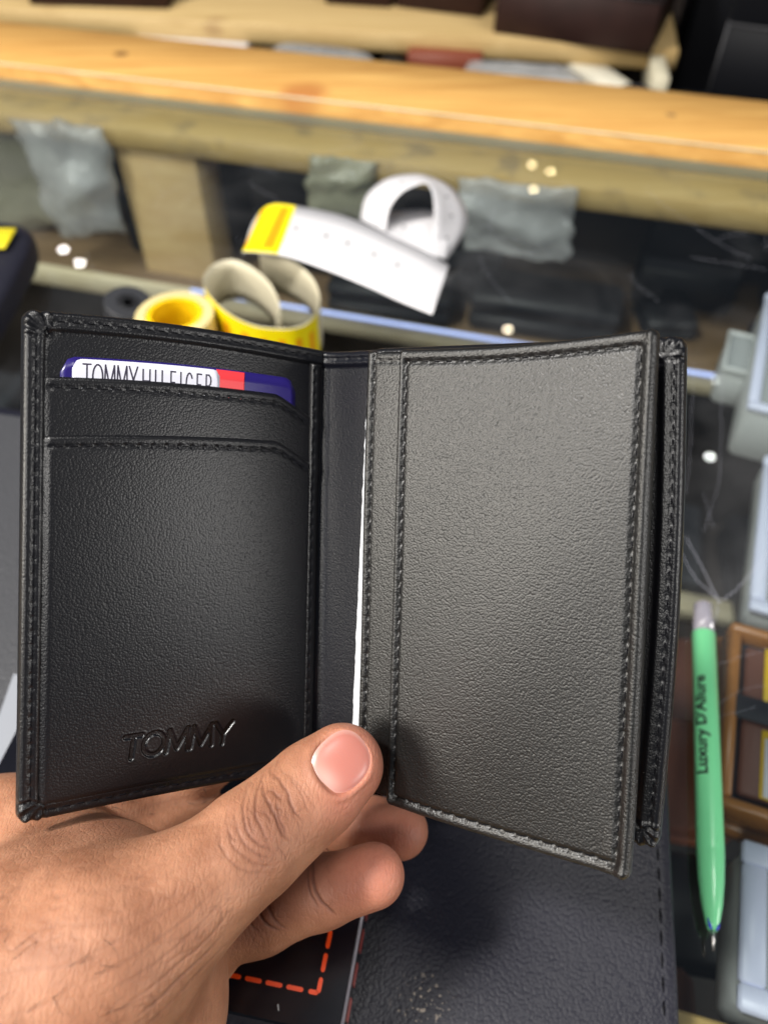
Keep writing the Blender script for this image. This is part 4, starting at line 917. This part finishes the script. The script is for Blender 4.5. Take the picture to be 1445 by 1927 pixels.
def strokes_flat(txt, s0, tb, h_, width, hw, gap):
    for st in text_strokes(txt, s0, tb, h_, width, gap):
        q = np.array(st)
        for a, b in zip(q[:-1], q[1:]):
            d = b-a; L = np.linalg.norm(d); d = d/L; nrm = np.array([-d[1], d[0]])*hw; a2 = a-d*hw*.8; b2 = b+d*hw*.8
            c4 = np.array([a2-nrm, b2-nrm, b2+nrm, a2+nrm]); mb.add(on_card(c4[:, 0], c4[:, 1], np.full(4, .61)), [(0, 1, 2, 3)])
strokes_flat('TOMMY', 11.0, 15.4, 5.3, 11.2, .17, .22)
strokes_flat('HILFIGER', 23.4, 15.4, 4.9, 15.6, .17, .62)
mb.build('lettering', M['card_text'], cw, False)

# ================================================================ the left hand (one continuous skin surface from a distance field)
def rc(p, a, b, r1, r2):
    """signed distance of a round cone"""
    ba = b-a; l2 = ba@ba; rr_ = r1-r2; a2 = l2-rr_*rr_; il2 = 1/l2
    pa_ = p-a; y = pa_@ba; z = y-l2; x = pa_*l2-y[..., None]*ba; x2 = (x*x).sum(-1); y2 = y*y*l2; z2 = z*z*l2
    k = np.sign(rr_)*rr_*rr_*x2
    d = (np.sqrt(np.maximum(x2*a2*il2, 0))+y*rr_)*il2-r1
    d = np.where(np.sign(z)*a2*z2 > k, np.sqrt(x2+z2)*il2-r2, d)
    return np.where(np.sign(y)*a2*y2 < k, np.sqrt(x2+y2)*il2-r1, d)
mm = 1e-3
TH = [((-0.00948,0.06727,0.10127),9.3),((-0.01561,0.06234,0.09974),10.2),((-0.02208,0.05604,0.10033),10.3),((-0.02809,0.05009,0.10186),11.0),((-0.03519,0.04327,0.10332),11.2),((-0.0429,0.03686,0.10447),13.0),((-0.05373,0.02919,0.10391),18.0),((-0.06991,0.01888,0.09786),24.0),((-0.08442,0.00724,0.09332),27.0)]
BODY = [[((-0.09618,0.05911,0.07157),16.5),((-0.08058,0.03985,0.07369),20.0),((-0.07657,0.01844,0.07661),25.0)],
        [((-0.08516,0.05787,0.07575),15.0),((-0.06211,0.04441,0.08273),14.0),((-0.04672,0.03919,0.09402),13.0)],
        [((-0.06319,0.04234,0.09144),13.5),((-0.07188,0.03181,0.09174),20.0),((-0.07697,0.01967,0.09069),26.0)],
        [((-0.04993,0.03736,0.07812),14.0),((-0.05323,0.02396,0.07732),18.0),((-0.05918,0.00966,0.07576),23.0)]]
FING = [[((-0.09141,0.05942,0.07053),12.5),((-0.0736,0.06699,0.06513),10.5),((-0.06072,0.07642,0.05607),9.2),((-0.04474,0.0881,0.06457),8.6),((-0.03128,0.09559,0.07215),7.6)],
        [((-0.07517,0.05308,0.06651),12.0),((-0.05588,0.06409,0.05486),10.0),((-0.0362,0.072,0.04845),9.2),((-0.01209,0.07101,0.05284),8.4),((0.00418,0.06671,0.05837),7.5)],
        [((-0.06195,0.03928,0.06538),11.5),((-0.04497,0.04252,0.05765),9.6),((-0.03101,0.04656,0.05712),9.0),((-0.01527,0.04973,0.06631),8.1),((-0.0026,0.05146,0.07363),7.5)],
        [((-0.05812,0.03559,0.0675),11.0),((-0.0466,0.03719,0.0584),7.5),((-0.0416,0.03659,0.05398),5.2)],
        [((-0.05434,0.02679,0.07056),13.0),((-0.04609,0.02598,0.05683),7.0),((-0.04582,0.01769,0.05248),8.0)]]
def smin(a, b, k):
    h_ = np.maximum(k-np.abs(a-b), 0)/k; return np.minimum(a, b)-h_*h_*k*.25
allp = np.array([q[0] for L in [TH]+BODY+FING for q in L])
lo = allp.min(0)-.03; hi = allp.max(0)+.03
VS = .00054
dims = np.ceil((hi-lo)/VS).astype(int)+1
gx = [lo[k]+np.arange(dims[k])*VS for k in range(3)]
def chain(field, L, k, rs=1.0):
    for (a, r1), (b, r2) in zip(L[:-1], L[1:]):
        a, b = V(*a), V(*b); r1, r2 = r1*mm, r2*mm; mr = max(r1, r2)+.010
        i0 = np.maximum(((np.minimum(a, b)-mr-lo)/VS).astype(int), 0); i1 = np.minimum(((np.maximum(a, b)+mr-lo)/VS).astype(int)+2, dims)
        sl = tuple(slice(i0[q], i1[q]) for q in range(3))
        X = np.stack(np.meshgrid(*[gx[q][sl[q]] for q in range(3)], indexing='ij'), -1)
        field[sl] = smin(field[sl], rc(X, a, b, r1, r2), k)
def newf(): return np.full(tuple(dims), .012)
fld = newf(); chain(fld, TH, .003)
fb = newf()
for L in BODY: chain(fb, L, .008)
fld = smin(fld, fb, .009)
for L in FING:
    ff = newf(); chain(ff, L, .003); fld = smin(fld, ff, .0022)
def surface_nets(f, lo, h):
    s = f < 0; nx, ny, nz = f.shape
    c = np.zeros((nx-1, ny-1, nz-1), np.int8)
    for dx in (0, 1):
        for dy in (0, 1):
            for dz in (0, 1): c += s[dx:nx-1+dx, dy:ny-1+dy, dz:nz-1+dz]
    act = (c > 0) & (c < 8); idx = np.full(act.shape, -1, np.int64); ijk = np.argwhere(act); idx[act] = np.arange(len(ijk))
    acc = np.zeros((len(ijk), 3)); cnt = np.zeros(len(ijk))
    cs = [(a, b, d) for a in (0, 1) for b in (0, 1) for d in (0, 1)]
    for p_ in cs:
        for ax_ in range(3):
            if p_[ax_]: continue
            q_ = list(p_); q_[ax_] = 1
            a = f[ijk[:, 0]+p_[0], ijk[:, 1]+p_[1], ijk[:, 2]+p_[2]]; b = f[ijk[:, 0]+q_[0], ijk[:, 1]+q_[1], ijk[:, 2]+q_[2]]
            m = (a < 0) != (b < 0); t = np.where(m, a/(a-b+1e-30), 0)
            pt = np.array(p_, float)[None].repeat(len(ijk), 0); pt[:, ax_] += t; acc += pt*m[:, None]; cnt += m
    v = (ijk+acc/cnt[:, None])*h+lo; F = []
    for ax_ in range(3):
        u, w_ = (ax_+1) % 3, (ax_+2) % 3
        sl0 = [slice(1, -1)]*3; sl0[ax_] = slice(0, -1); sl1 = [slice(1, -1)]*3; sl1[ax_] = slice(1, None)
        a = s[tuple(sl0)]; b = s[tuple(sl1)]; e = np.argwhere(a != b); 
        if not len(e): continue
        e = e+np.array([1 if k != ax_ else 0 for k in range(3)]); du = np.zeros(3, int); du[u] = 1; dw = np.zeros(3, int); dw[w_] = 1
        g_ = lambda q: idx[q[:, 0], q[:, 1], q[:, 2]]
        quad = np.stack([g_(e-du-dw), g_(e-dw), g_(e), g_(e-du)], 1); fl = s[e[:, 0], e[:, 1], e[:, 2]]
        quad[~fl] = quad[~fl][:, ::-1]; F.append(quad)
    return v, np.concatenate(F)
hv, hf = surface_nets(fld, lo, VS)
def smooth_v(v, F, it, lam=.5):
    e = np.concatenate([F[:, [0, 1]], F[:, [1, 2]], F[:, [2, 3]], F[:, [3, 0]]]); e = np.r_[e, e[:, ::-1]]; deg = np.bincount(e[:, 0], minlength=len(v))[:, None]
    for _ in range(it):
        acc = np.stack([np.bincount(e[:, 0], weights=v[e[:, 1], k], minlength=len(v)) for k in range(3)], 1); v = v+lam*(acc/deg-v)
    return v
def normals(v, F):
    n = np.cross(v[F[:, 2]]-v[F[:, 0]], v[F[:, 3]]-v[F[:, 1]]); N = np.zeros_like(v)
    for k in range(4):
        for q in range(3): N[:, q] += np.bincount(F[:, k], weights=n[:, q], minlength=len(v))
    return N/(np.linalg.norm(N, axis=1)[:, None]+1e-12)
hv = smooth_v(hv, hf, 6); hn = normals(hv, hf)
def subdivide(v, F, m):
    Q = F[m]; keep = F[~m]; E = np.sort(np.concatenate([Q[:, [0, 1]], Q[:, [1, 2]], Q[:, [2, 3]], Q[:, [3, 0]]]), 1)
    ue, inv, cnt = np.unique(E, axis=0, return_inverse=True, return_counts=True); inv = inv.ravel(); n = len(Q); nv0 = len(v)
    mid = (v[ue[:, 0]]+v[ue[:, 1]])/2; cen = v[Q].mean(1); ab, bc, cd, da = (nv0+inv[k*n:(k+1)*n] for k in range(4)); m_ = nv0+len(ue)+np.arange(n); a, b, c_, d = Q.T
    S_ = np.concatenate([np.stack(q, 1) for q in ((a, ab, m_, da), (ab, b, bc, m_), (m_, bc, c_, cd), (da, m_, cd, d))])
    nv = np.r_[v, mid, cen]; fixed = np.ones(len(nv), bool); fixed[np.unique(S_)] = False
    bd = cnt == 1; fixed[ue[bd].ravel()] = True; fixed[nv0+np.where(bd)[0]] = True
    for _ in range(2):
        w_ = smooth_v(nv, S_, 1) if False else nv
        e = np.concatenate([S_[:, [0, 1]], S_[:, [1, 2]], S_[:, [2, 3]], S_[:, [3, 0]]]); e = np.r_[e, e[:, ::-1]]; deg = np.maximum(np.bincount(e[:, 0], minlength=len(nv)), 1)[:, None]
        acc = np.stack([np.bincount(e[:, 0], weights=nv[e[:, 1], k], minlength=len(nv)) for k in range(3)], 1)
        nv = np.where(fixed[:, None], nv, nv+.5*(acc/deg-nv))
    return nv, np.r_[keep, S_]
# view-independent dorsal plane of the hand (right / up / outward axes)
HR, HU, HN = V(1, 0, 0), V(0, .766, .6428), V(0, -.6428, .766)
HO = V(*(-0.03455,0.0433,0.10399))
def h2(p): q = np.asarray(p, float)-HO; return np.stack([q@HR, q@HU], -1)*1e3
hp = h2(hv); vis = ((hn@HN) > .06) & (hp[:, 0] > -46) & (hp[:, 1] > -30)
hv, hf = subdivide(hv, hf, vis[hf].all(1)); hn = normals(hv, hf)
hp = h2(hv); hp0 = hp; hp = hp+.30*np.stack([noise2(hp*1.1, 11, 2), noise2(hp*1.1, 12, 2)], -1)+.5*np.stack([noise2(hp*.35, 13, 2), noise2(hp*.35, 14, 2)], -1); facing = np.clip((hn@HN)*2.2, 0, 1)
def groove(px, depth, width, sgn=-1, fade=True):
    L = smooth_curve(h2(px), 14); m = np.full(len(hv), 99.); tt_ = np.zeros(len(hv)); n = len(L)
    bb0, bb1 = L.min(0)-3*width, L.max(0)+3*width; sel = np.where(((hp > bb0) & (hp < bb1)).all(1))[0]
    if not len(sel): return np.zeros(len(hv))
    for i in range(n-1):
        d, t = seg_dist(hp[sel], L[i], L[i+1]); b_ = d < m[sel]; k = sel[b_]; m[k] = d[b_]; tt_[k] = (i+t[b_])/(n-1)
    f_ = np.sin(np.pi*np.clip(tt_, .02, .98))**.5 if fade else 1
    return sgn*depth*np.exp(-(m/width)**2)*f_

disp = np.zeros(len(hv))

CREASES = [([(-0.02507,0.05462,0.11871),(-0.02603,0.05316,0.11749),(-0.02571,0.05121,0.11585),(-0.02412,0.04902,0.11402),(-0.02253,0.04707,0.11238)],0.22,0.35),([(-0.02555,0.05413,0.11831),(-0.0238,0.05218,0.11667),(-0.02221,0.05072,0.11545),(-0.02142,0.04951,0.11442),(-0.02031,0.0478,0.11299),(-0.01856,0.04646,0.11187)],0.32,0.42),([(-0.02444,0.05486,0.11892),(-0.0219,0.05433,0.11847),(-0.02015,0.05291,0.11728),(-0.01888,0.05097,0.11565),(-0.01761,0.04963,0.11453),(-0.01634,0.04841,0.11351)],0.26,0.38),([(-0.02158,0.05182,0.11636),(-0.0212,0.05011,0.11493),(-0.01999,0.04829,0.1134),(-0.01935,0.04732,0.11259)],0.26,0.34),([(-0.02841,0.05364,0.1179),(-0.028,0.05121,0.11585),(-0.02635,0.04878,0.11381),(-0.0238,0.04683,0.11218),(-0.0219,0.0461,0.11156)],0.2,0.4),([(-0.03032,0.05194,0.11647),(-0.02921,0.04975,0.11463),(-0.02698,0.04756,0.11279),(-0.02444,0.04573,0.11126),(-0.02158,0.04488,0.11054)],0.16,0.4),([(-0.03175,0.05097,0.11565),(-0.03016,0.04853,0.11361),(-0.02762,0.04634,0.11177),(-0.02476,0.04464,0.11034),(-0.02158,0.04379,0.10962)],0.14,0.4),([(-0.03302,0.04999,0.11483),(-0.03143,0.04756,0.11279),(-0.02889,0.04537,0.11095),(-0.02571,0.04379,0.10962),(-0.02253,0.04306,0.10901)],0.12,0.4),([(-0.02317,0.05559,0.11953),(-0.01999,0.05462,0.11871),(-0.01777,0.05291,0.11728),(-0.01618,0.05072,0.11545),(-0.01491,0.04902,0.11402)],0.12,0.35),([(-0.02031,0.05511,0.11912),(-0.01777,0.05364,0.1179),(-0.01586,0.0517,0.11626),(-0.01395,0.04999,0.11483)],0.09,0.4),([(-0.02412,0.05291,0.11728),(-0.02285,0.05316,0.11749),(-0.02126,0.05218,0.11667)],0.14,0.3),([(-0.02444,0.05121,0.11585),(-0.02317,0.05024,0.11504),(-0.02253,0.04902,0.11402)],0.14,0.3),([(-0.0273,0.05267,0.11708),(-0.02682,0.05072,0.11545),(-0.02507,0.04853,0.11361)],0.12,0.3),([(-0.01967,0.05194,0.11647),(-0.0184,0.04975,0.11463),(-0.01649,0.04756,0.11279)],0.1,0.3)]
CREASES += [([(-0.04192,0.022,0.10962),(-0.03797,0.02351,0.11088),(-0.03403,0.02523,0.11233),(-0.03008,0.02718,0.11396)],0.1925,0.44999999999999996),([(-0.04361,0.02394,0.11125),(-0.03797,0.02567,0.11269),(-0.03234,0.02782,0.11451),(-0.02896,0.03041,0.11668)],0.12100000000000001,0.44999999999999996),([(-0.04699,0.0261,0.11306),(-0.04023,0.02739,0.11414),(-0.03459,0.02955,0.11596),(-0.03008,0.03214,0.11813)],0.099,0.44999999999999996),([(-0.04981,0.02782,0.11451),(-0.04192,0.02955,0.11596),(-0.03572,0.03171,0.11777),(-0.02952,0.03473,0.1203)],0.0825,0.44999999999999996),([(-0.04135,0.02005,0.10799),(-0.03685,0.02178,0.10943),(-0.03234,0.02394,0.11125),(-0.03008,0.02523,0.11233)],0.15400000000000003,0.44999999999999996),([(-0.0515,0.03041,0.11668),(-0.04361,0.03193,0.11795),(-0.03685,0.03387,0.11958),(-0.03121,0.03646,0.12175)],0.07150000000000001,0.44999999999999996),([(-0.05995,0.03689,0.12211),(-0.0515,0.03603,0.12139),(-0.04417,0.03603,0.12139),(-0.03685,0.03732,0.12248)],0.05500000000000001,0.5249999999999999),([(-0.06277,0.03387,0.11958),(-0.05375,0.03344,0.11922),(-0.04474,0.03344,0.11922),(-0.03685,0.03516,0.12066)],0.05500000000000001,0.5249999999999999),([(-0.06502,0.02912,0.11559),(-0.05601,0.02955,0.11596),(-0.04699,0.03041,0.11668)],0.05500000000000001,0.5249999999999999),([(-0.06615,0.0248,0.11197),(-0.05713,0.02567,0.11269),(-0.04981,0.02653,0.11342)],0.05500000000000001,0.5249999999999999)]
CREASES += [([(-0.06317,0.04488,0.11185),(-0.05762,0.04583,0.11264),(-0.05268,0.0462,0.11296),(-0.0462,0.04729,0.11387)],0.2,0.6),([(-0.06441,0.04937,0.11562),(-0.05885,0.0489,0.11522),(-0.05392,0.04819,0.11462),(-0.04898,0.04724,0.11383)],0.15,0.6),([(-0.06256,0.05032,0.11641),(-0.05639,0.04961,0.11581),(-0.05145,0.04843,0.11482)],0.125,0.5),([(-0.06687,0.04748,0.11403),(-0.0607,0.04701,0.11363),(-0.05453,0.04654,0.11324)],0.11,0.6),([(-0.05885,0.05079,0.11681),(-0.05392,0.04984,0.11601),(-0.0496,0.04819,0.11462)],0.1,0.4),([(-0.07119,0.04606,0.11284),(-0.06502,0.04512,0.11205),(-0.06009,0.04441,0.11145)],0.075,0.7),([(-0.07119,0.04843,0.11482),(-0.06626,0.04819,0.11462),(-0.0607,0.04772,0.11423)],0.075,0.6)]
CREASES += [([(-0.01716,0.05067,0.08015),(-0.01655,0.04765,0.07762),(-0.01482,0.04501,0.07541),(-0.01162,0.04294,0.07367)],0.45,0.6),([(-0.01827,0.04925,0.07897),(-0.01753,0.04643,0.07659),(-0.01532,0.0436,0.07422)],0.25,0.5),([(-0.03081,0.04501,0.07541),(-0.03008,0.04219,0.07304),(-0.02811,0.03983,0.07106),(-0.02491,0.03861,0.07003)],0.5,0.6),([(-0.02909,0.04596,0.0762),(-0.02786,0.04294,0.07367),(-0.02565,0.0403,0.07145),(-0.02343,0.03917,0.07051)],0.35,0.5),([(-0.03377,0.04266,0.07343),(-0.03254,0.03983,0.07106),(-0.03008,0.03795,0.06948)],0.25,0.5)]
hr = np.random.default_rng(21)
def fan(c, along, across, n, ln, dp, w_, d):
    """short random wrinkles running across a joint"""
    c, along, across = V(*c), V(*along), V(*across); along = (along-c); across = (across-c)
    for _ in range(n):
        a, b_ = hr.uniform(-1, 1), hr.uniform(-1, 1); l = hr.uniform(.25, .7)*ln; o_ = c+along*a+across*b_
        L = [o_+across*l*(q-.5)+along*hr.normal(0, .10) for q in (0, .35, .7, 1)]
        CREASES.append(([tuple(x) for x in L], dp*hr.uniform(.4, 1), w_))
fan((-0.0227,0.04922,0.11418), (-0.01852,0.05241,0.11686), (-0.01852,0.04498,0.11063), 26, .9, .13, .28, 0)
fan((-0.03031,0.04127,0.11535), (-0.0223,0.04626,0.11954), (-0.0258,0.03667,0.11148), 30, 1.0, .06, .3, 0)
fan((-0.04493,0.02779,0.121), (-0.03581,0.03338,0.1257), (-0.03581,0.0201,0.11455), 46, .8, .06, .4, 0)
fan((-0.06528,0.05395,0.09988), (-0.07326,0.04959,0.09622), (-0.05616,0.05133,0.09768), 22, .6, .10, .35, 0)
fan((-0.01524,0.04742,0.07482), (-0.01151,0.04857,0.07578), (-0.01337,0.04409,0.07202), 9, 1.2, .10, .3, 0)
fan((-0.02893,0.04361,0.0664), (-0.02448,0.04536,0.06787), (-0.02702,0.03971,0.06313), 12, 1.2, .12, .3, 0)
fan((-0.00274,0.04935,0.08166), (0.00274,0.05056,0.08268), (-0.00128,0.04451,0.07759), 8, .8, .03, .3, 0)
for L, dp, w_ in CREASES: disp += groove(L, dp*.95, w_*.60)
# nail bed: axes along the last thumb bone
a_, b_ = V(*TH[2][0]), V(*TH[0][0]); ta = b_-a_; ta /= np.linalg.norm(ta)
nn_ = HN-ta*(HN@ta); nn_ /= np.linalg.norm(nn_); roll_ = math.radians(-8); tl = np.cross(nn_, ta)
nn_ = nn_*math.cos(roll_)+tl*math.sin(roll_); tl = np.cross(nn_, ta)
NC = V(*(-0.00818,0.06391,0.11058))
NA, NL = 6.6, 5.7      # half length and half width, mm
def nail_uv(p): q = (p-NC)*1e3; return (q@ta)/NA, (q@tl)/NL
def nail_rho(u, v): return (np.abs(u)**2.5+np.abs(v)**2.5)**(1/2.5)
u_, v_ = nail_uv(hv); rho = nail_rho(u_, v_); fr_ = np.clip((hn@nn_)*2, 0, 1)*(np.linalg.norm(hv-NC, axis=1) < .014)
disp += fr_*(-1.1*sst((.99-rho)/.10)+.20*np.exp(-((rho-1.09)/.10)**2)*sst((.8-u_)/.5))
hv0 = hv.copy()
lump = .18*noise2(hp*.10, 3, 2)+.05*noise2(hp*.5, 5, 2)
hv = hv+hn*((disp*facing+lump)*mm)[:, None]
hn = normals(hv, hf)
# tint: redder finger tips, greyer knuckle skin, darker web fold and crease bottoms
def blob(px, r): return np.exp(-(np.linalg.norm(hv-V(*px), axis=1)/(r*mm))**2)
red = sum(blob(*q) for q in [((0.00311,0.0654,0.0638),13),((-0.00215,0.05067,0.08015),15),((-0.00377,0.06828,0.10798),9),((-0.00713,0.06007,0.10501),8)])
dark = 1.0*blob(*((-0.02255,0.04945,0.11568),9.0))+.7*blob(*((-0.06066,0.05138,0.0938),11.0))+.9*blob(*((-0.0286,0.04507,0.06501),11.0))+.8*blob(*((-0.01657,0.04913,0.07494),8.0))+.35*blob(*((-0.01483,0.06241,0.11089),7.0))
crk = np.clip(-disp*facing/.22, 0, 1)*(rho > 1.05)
hand = thing('hand', 'left hand gripping the open wallet with its thumb on the fold', 'hand', (-0.05777,0.02352,0.08087))
skin, t, b = nt('tan_skin'); N = t.nodes; Lk = t.links; I = b.inputs
I['Roughness'].default_value = .52; I['Specular IOR Level'].default_value = .34
I['Subsurface Weight'].default_value = .22; I['Subsurface Radius'].default_value = (1, .38, .2); I['Subsurface Scale'].default_value = .0022
at = N.new('ShaderNodeAttribute'); at.attribute_name = 'tint'
sp = N.new('ShaderNodeSeparateXYZ'); Lk.new(at.outputs['Vector'], sp.inputs[0])
tc = N.new('ShaderNodeTexCoord')
nz = N.new('ShaderNodeTexNoise'); nz.inputs['Scale'].default_value = 120; nz.inputs['Detail'].default_value = 5; Lk.new(tc.outputs['Object'], nz.inputs['Vector'])
rp = N.new('ShaderNodeValToRGB'); e = rp.color_ramp.elements; e[0].position = .35; e[1].position = .65; e[0].color = (.33, .145, .080, 1); e[1].color = (.48, .23, .135, 1)
Lk.new(nz.outputs['Fac'], rp.inputs['Fac']); col = rp.outputs['Color']
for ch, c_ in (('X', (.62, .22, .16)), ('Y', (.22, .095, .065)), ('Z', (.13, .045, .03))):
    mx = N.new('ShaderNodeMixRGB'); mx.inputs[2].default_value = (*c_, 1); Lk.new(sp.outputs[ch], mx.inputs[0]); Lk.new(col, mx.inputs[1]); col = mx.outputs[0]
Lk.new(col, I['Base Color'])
# fine skin relief: stretched cells across the thumb
def fine(scale, rot, stretch):
    mp = N.new('ShaderNodeMapping'); mp.inputs['Rotation'].default_value = rot; mp.inputs['Scale'].default_value = stretch; Lk.new(tc.outputs['Object'], mp.inputs['Vector'])
    vo = N.new('ShaderNodeTexVoronoi'); vo.feature = 'DISTANCE_TO_EDGE'; vo.inputs['Scale'].default_value = scale; Lk.new(mp.outputs[0], vo.inputs['Vector'])
    mr = N.new('ShaderNodeMapRange'); mr.inputs[2].default_value = .22; Lk.new(vo.outputs['Distance'], mr.inputs[0]); return mr.outputs[0]
f1 = fine(620, (0, 0, -.75), (1.5, .55, 1)); f2 = fine(1500, (0, .3, .6), (1, 1, 1))
nw = N.new('ShaderNodeTexNoise'); nw.inputs['Scale'].default_value = 900; nw.inputs['Detail'].default_value = 3; Lk.new(tc.outputs['Object'], nw.inputs['Vector'])
def math_(op, a, b_):
    m_ = N.new('ShaderNodeMath'); m_.operation = op
    for k, q in enumerate((a, b_)):
        if isinstance(q, (int, float)): m_.inputs[k].default_value = q
        else: Lk.new(q, m_.inputs[k])
    return m_.outputs[0]
hgt_ = math_('ADD', math_('ADD', math_('MULTIPLY', f1, .7), math_('MULTIPLY', f2, .3)), math_('MULTIPLY', nw.outputs['Fac'], .8))
bp = N.new('ShaderNodeBump'); bp.inputs['Strength'].default_value = .9; bp.inputs['Distance'].default_value = .00008; Lk.new(hgt_, bp.inputs['Height']); Lk.new(bp.outputs['Normal'], I['Normal'])
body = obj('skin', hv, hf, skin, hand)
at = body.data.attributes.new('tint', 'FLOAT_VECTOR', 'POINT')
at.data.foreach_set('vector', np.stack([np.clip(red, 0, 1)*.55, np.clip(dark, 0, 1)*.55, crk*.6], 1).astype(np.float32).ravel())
# ---- a few fine hairs on the back of the hand
hmb = MB(); cand = np.where(((hn@HN) > .5) & (hp0[:, 0] > -36) & (hp0[:, 0] < -8) & (hp0[:, 1] > -24) & (hp0[:, 1] < 2))[0]
for k in hr.choice(cand, 70):
    d = V(.5, .35, -.3)+hr.normal(0, .35, 3); d -= hn[k]*(d@hn[k]); d /= np.linalg.norm(d); l = hr.uniform(.002, .0055); c_ = np.cross(hn[k], d)*hr.normal(0, .25)
    hmb.tube([hv[k]-hn[k]*.0001, hv[k]+d*l*.4+hn[k]*.0005+c_*l*.2, hv[k]+d*l*.75+hn[k]*.0006+c_*l*.5, hv[k]+d*l+hn[k]*.0004+c_*l], [.00004, .000035, .000025, .00001], 4)
hmb.build('hair', pbr('dark_hair', (.02, .012, .01), .5), hand, kind='stuff')
# ---- thumb nail: plate that follows the thumb surface
from mathutils import Vector
from mathutils.bvhtree import BVHTree
sel = np.where(np.linalg.norm(hv-NC, axis=1) < .02)[0]; ms = np.zeros(len(hv), bool); ms[sel] = True; fs = hf[ms[hf].all(1)]
rm = np.full(len(hv), -1); rm[sel] = np.arange(len(sel))
base_v = hv0[sel]
bvh = BVHTree.FromPolygons([Vector(q) for q in base_v], [tuple(int(x) for x in rm[q]) for q in fs])
nr, na = 14, 48; nvv = []; nf = []
def proj(u, v):
    q = NC+ta*(u*NA*mm)+tl*(v*NL*mm)+nn_*.012; h_ = bvh.ray_cast(Vector(q), Vector(-nn_))
    return float((np.array(h_[0])-NC)@nn_) if h_[0] is not None else 0.
hts = {(u, v): proj(u, v) for u in np.linspace(-1.1, 1.1, 9) for v in np.linspace(-1.1, 1.1, 9)}
A_fit = np.array([[1, u, v, u*u, v*v] for u, v in hts]); cf = np.linalg.lstsq(A_fit, np.array(list(hts.values())), rcond=None)[0]
def nail_z(u, v, r): return cf[0]+cf[1]*u+cf[2]*v+cf[3]*u*u+cf[4]*v*v+(.10-.60*r**6)*mm
nvv.append(NC+nn_*nail_z(0, 0, 0))
for i in range(1, nr+1):
    r = i/nr
    for k in range(na):
        a = 2*math.pi*k/na; c_, s_ = math.cos(a), math.sin(a); l = 1/(abs(c_)**2.5+abs(s_)**2.5)**(1/2.5); u, v = r*l*c_, r*l*s_
        nvv.append(NC+ta*(u*NA*mm)+tl*(v*NL*mm)+nn_*nail_z(u, v, r))
for k in range(na):
    nf.append((0, 1+k, 1+(k+1) % na))
    for i in range(nr-1): a = 1+i*na+k; b2 = 1+i*na+(k+1) % na; nf.append((a, a+na, b2+na, b2))
nail, t, b = nt('pink_nail'); N = t.nodes; b.inputs['Roughness'].default_value = .33; b.inputs['Subsurface Weight'].default_value = .15; b.inputs['Subsurface Scale'].default_value = .001
an = N.new('ShaderNodeAttribute'); an.attribute_name = 'pale'; mx = N.new('ShaderNodeMixRGB'); mx.inputs[1].default_value = (.52, .19, .15, 1); mx.inputs[2].default_value = (.70, .44, .38, 1)
t.links.new(an.outputs['Fac'], mx.inputs[0]); t.links.new(mx.outputs[0], b.inputs['Base Color'])
no = obj('thumb_nail', nvv, nf, nail, hand); no['label'] = 'pink thumb nail with pale half moon'
pv = np.array(nvv); pu, pw = nail_uv(pv); pale = np.clip(np.exp(-(((pu+.80)/.34)**2+((pw+.1)/.62)**2))*.8+.5*sst((nail_rho(pu, pw)-.86)/.12), 0, 1)
at = no.data.attributes.new('pale', 'FLOAT', 'POINT'); at.data.foreach_set('value', pale.astype(np.float32))
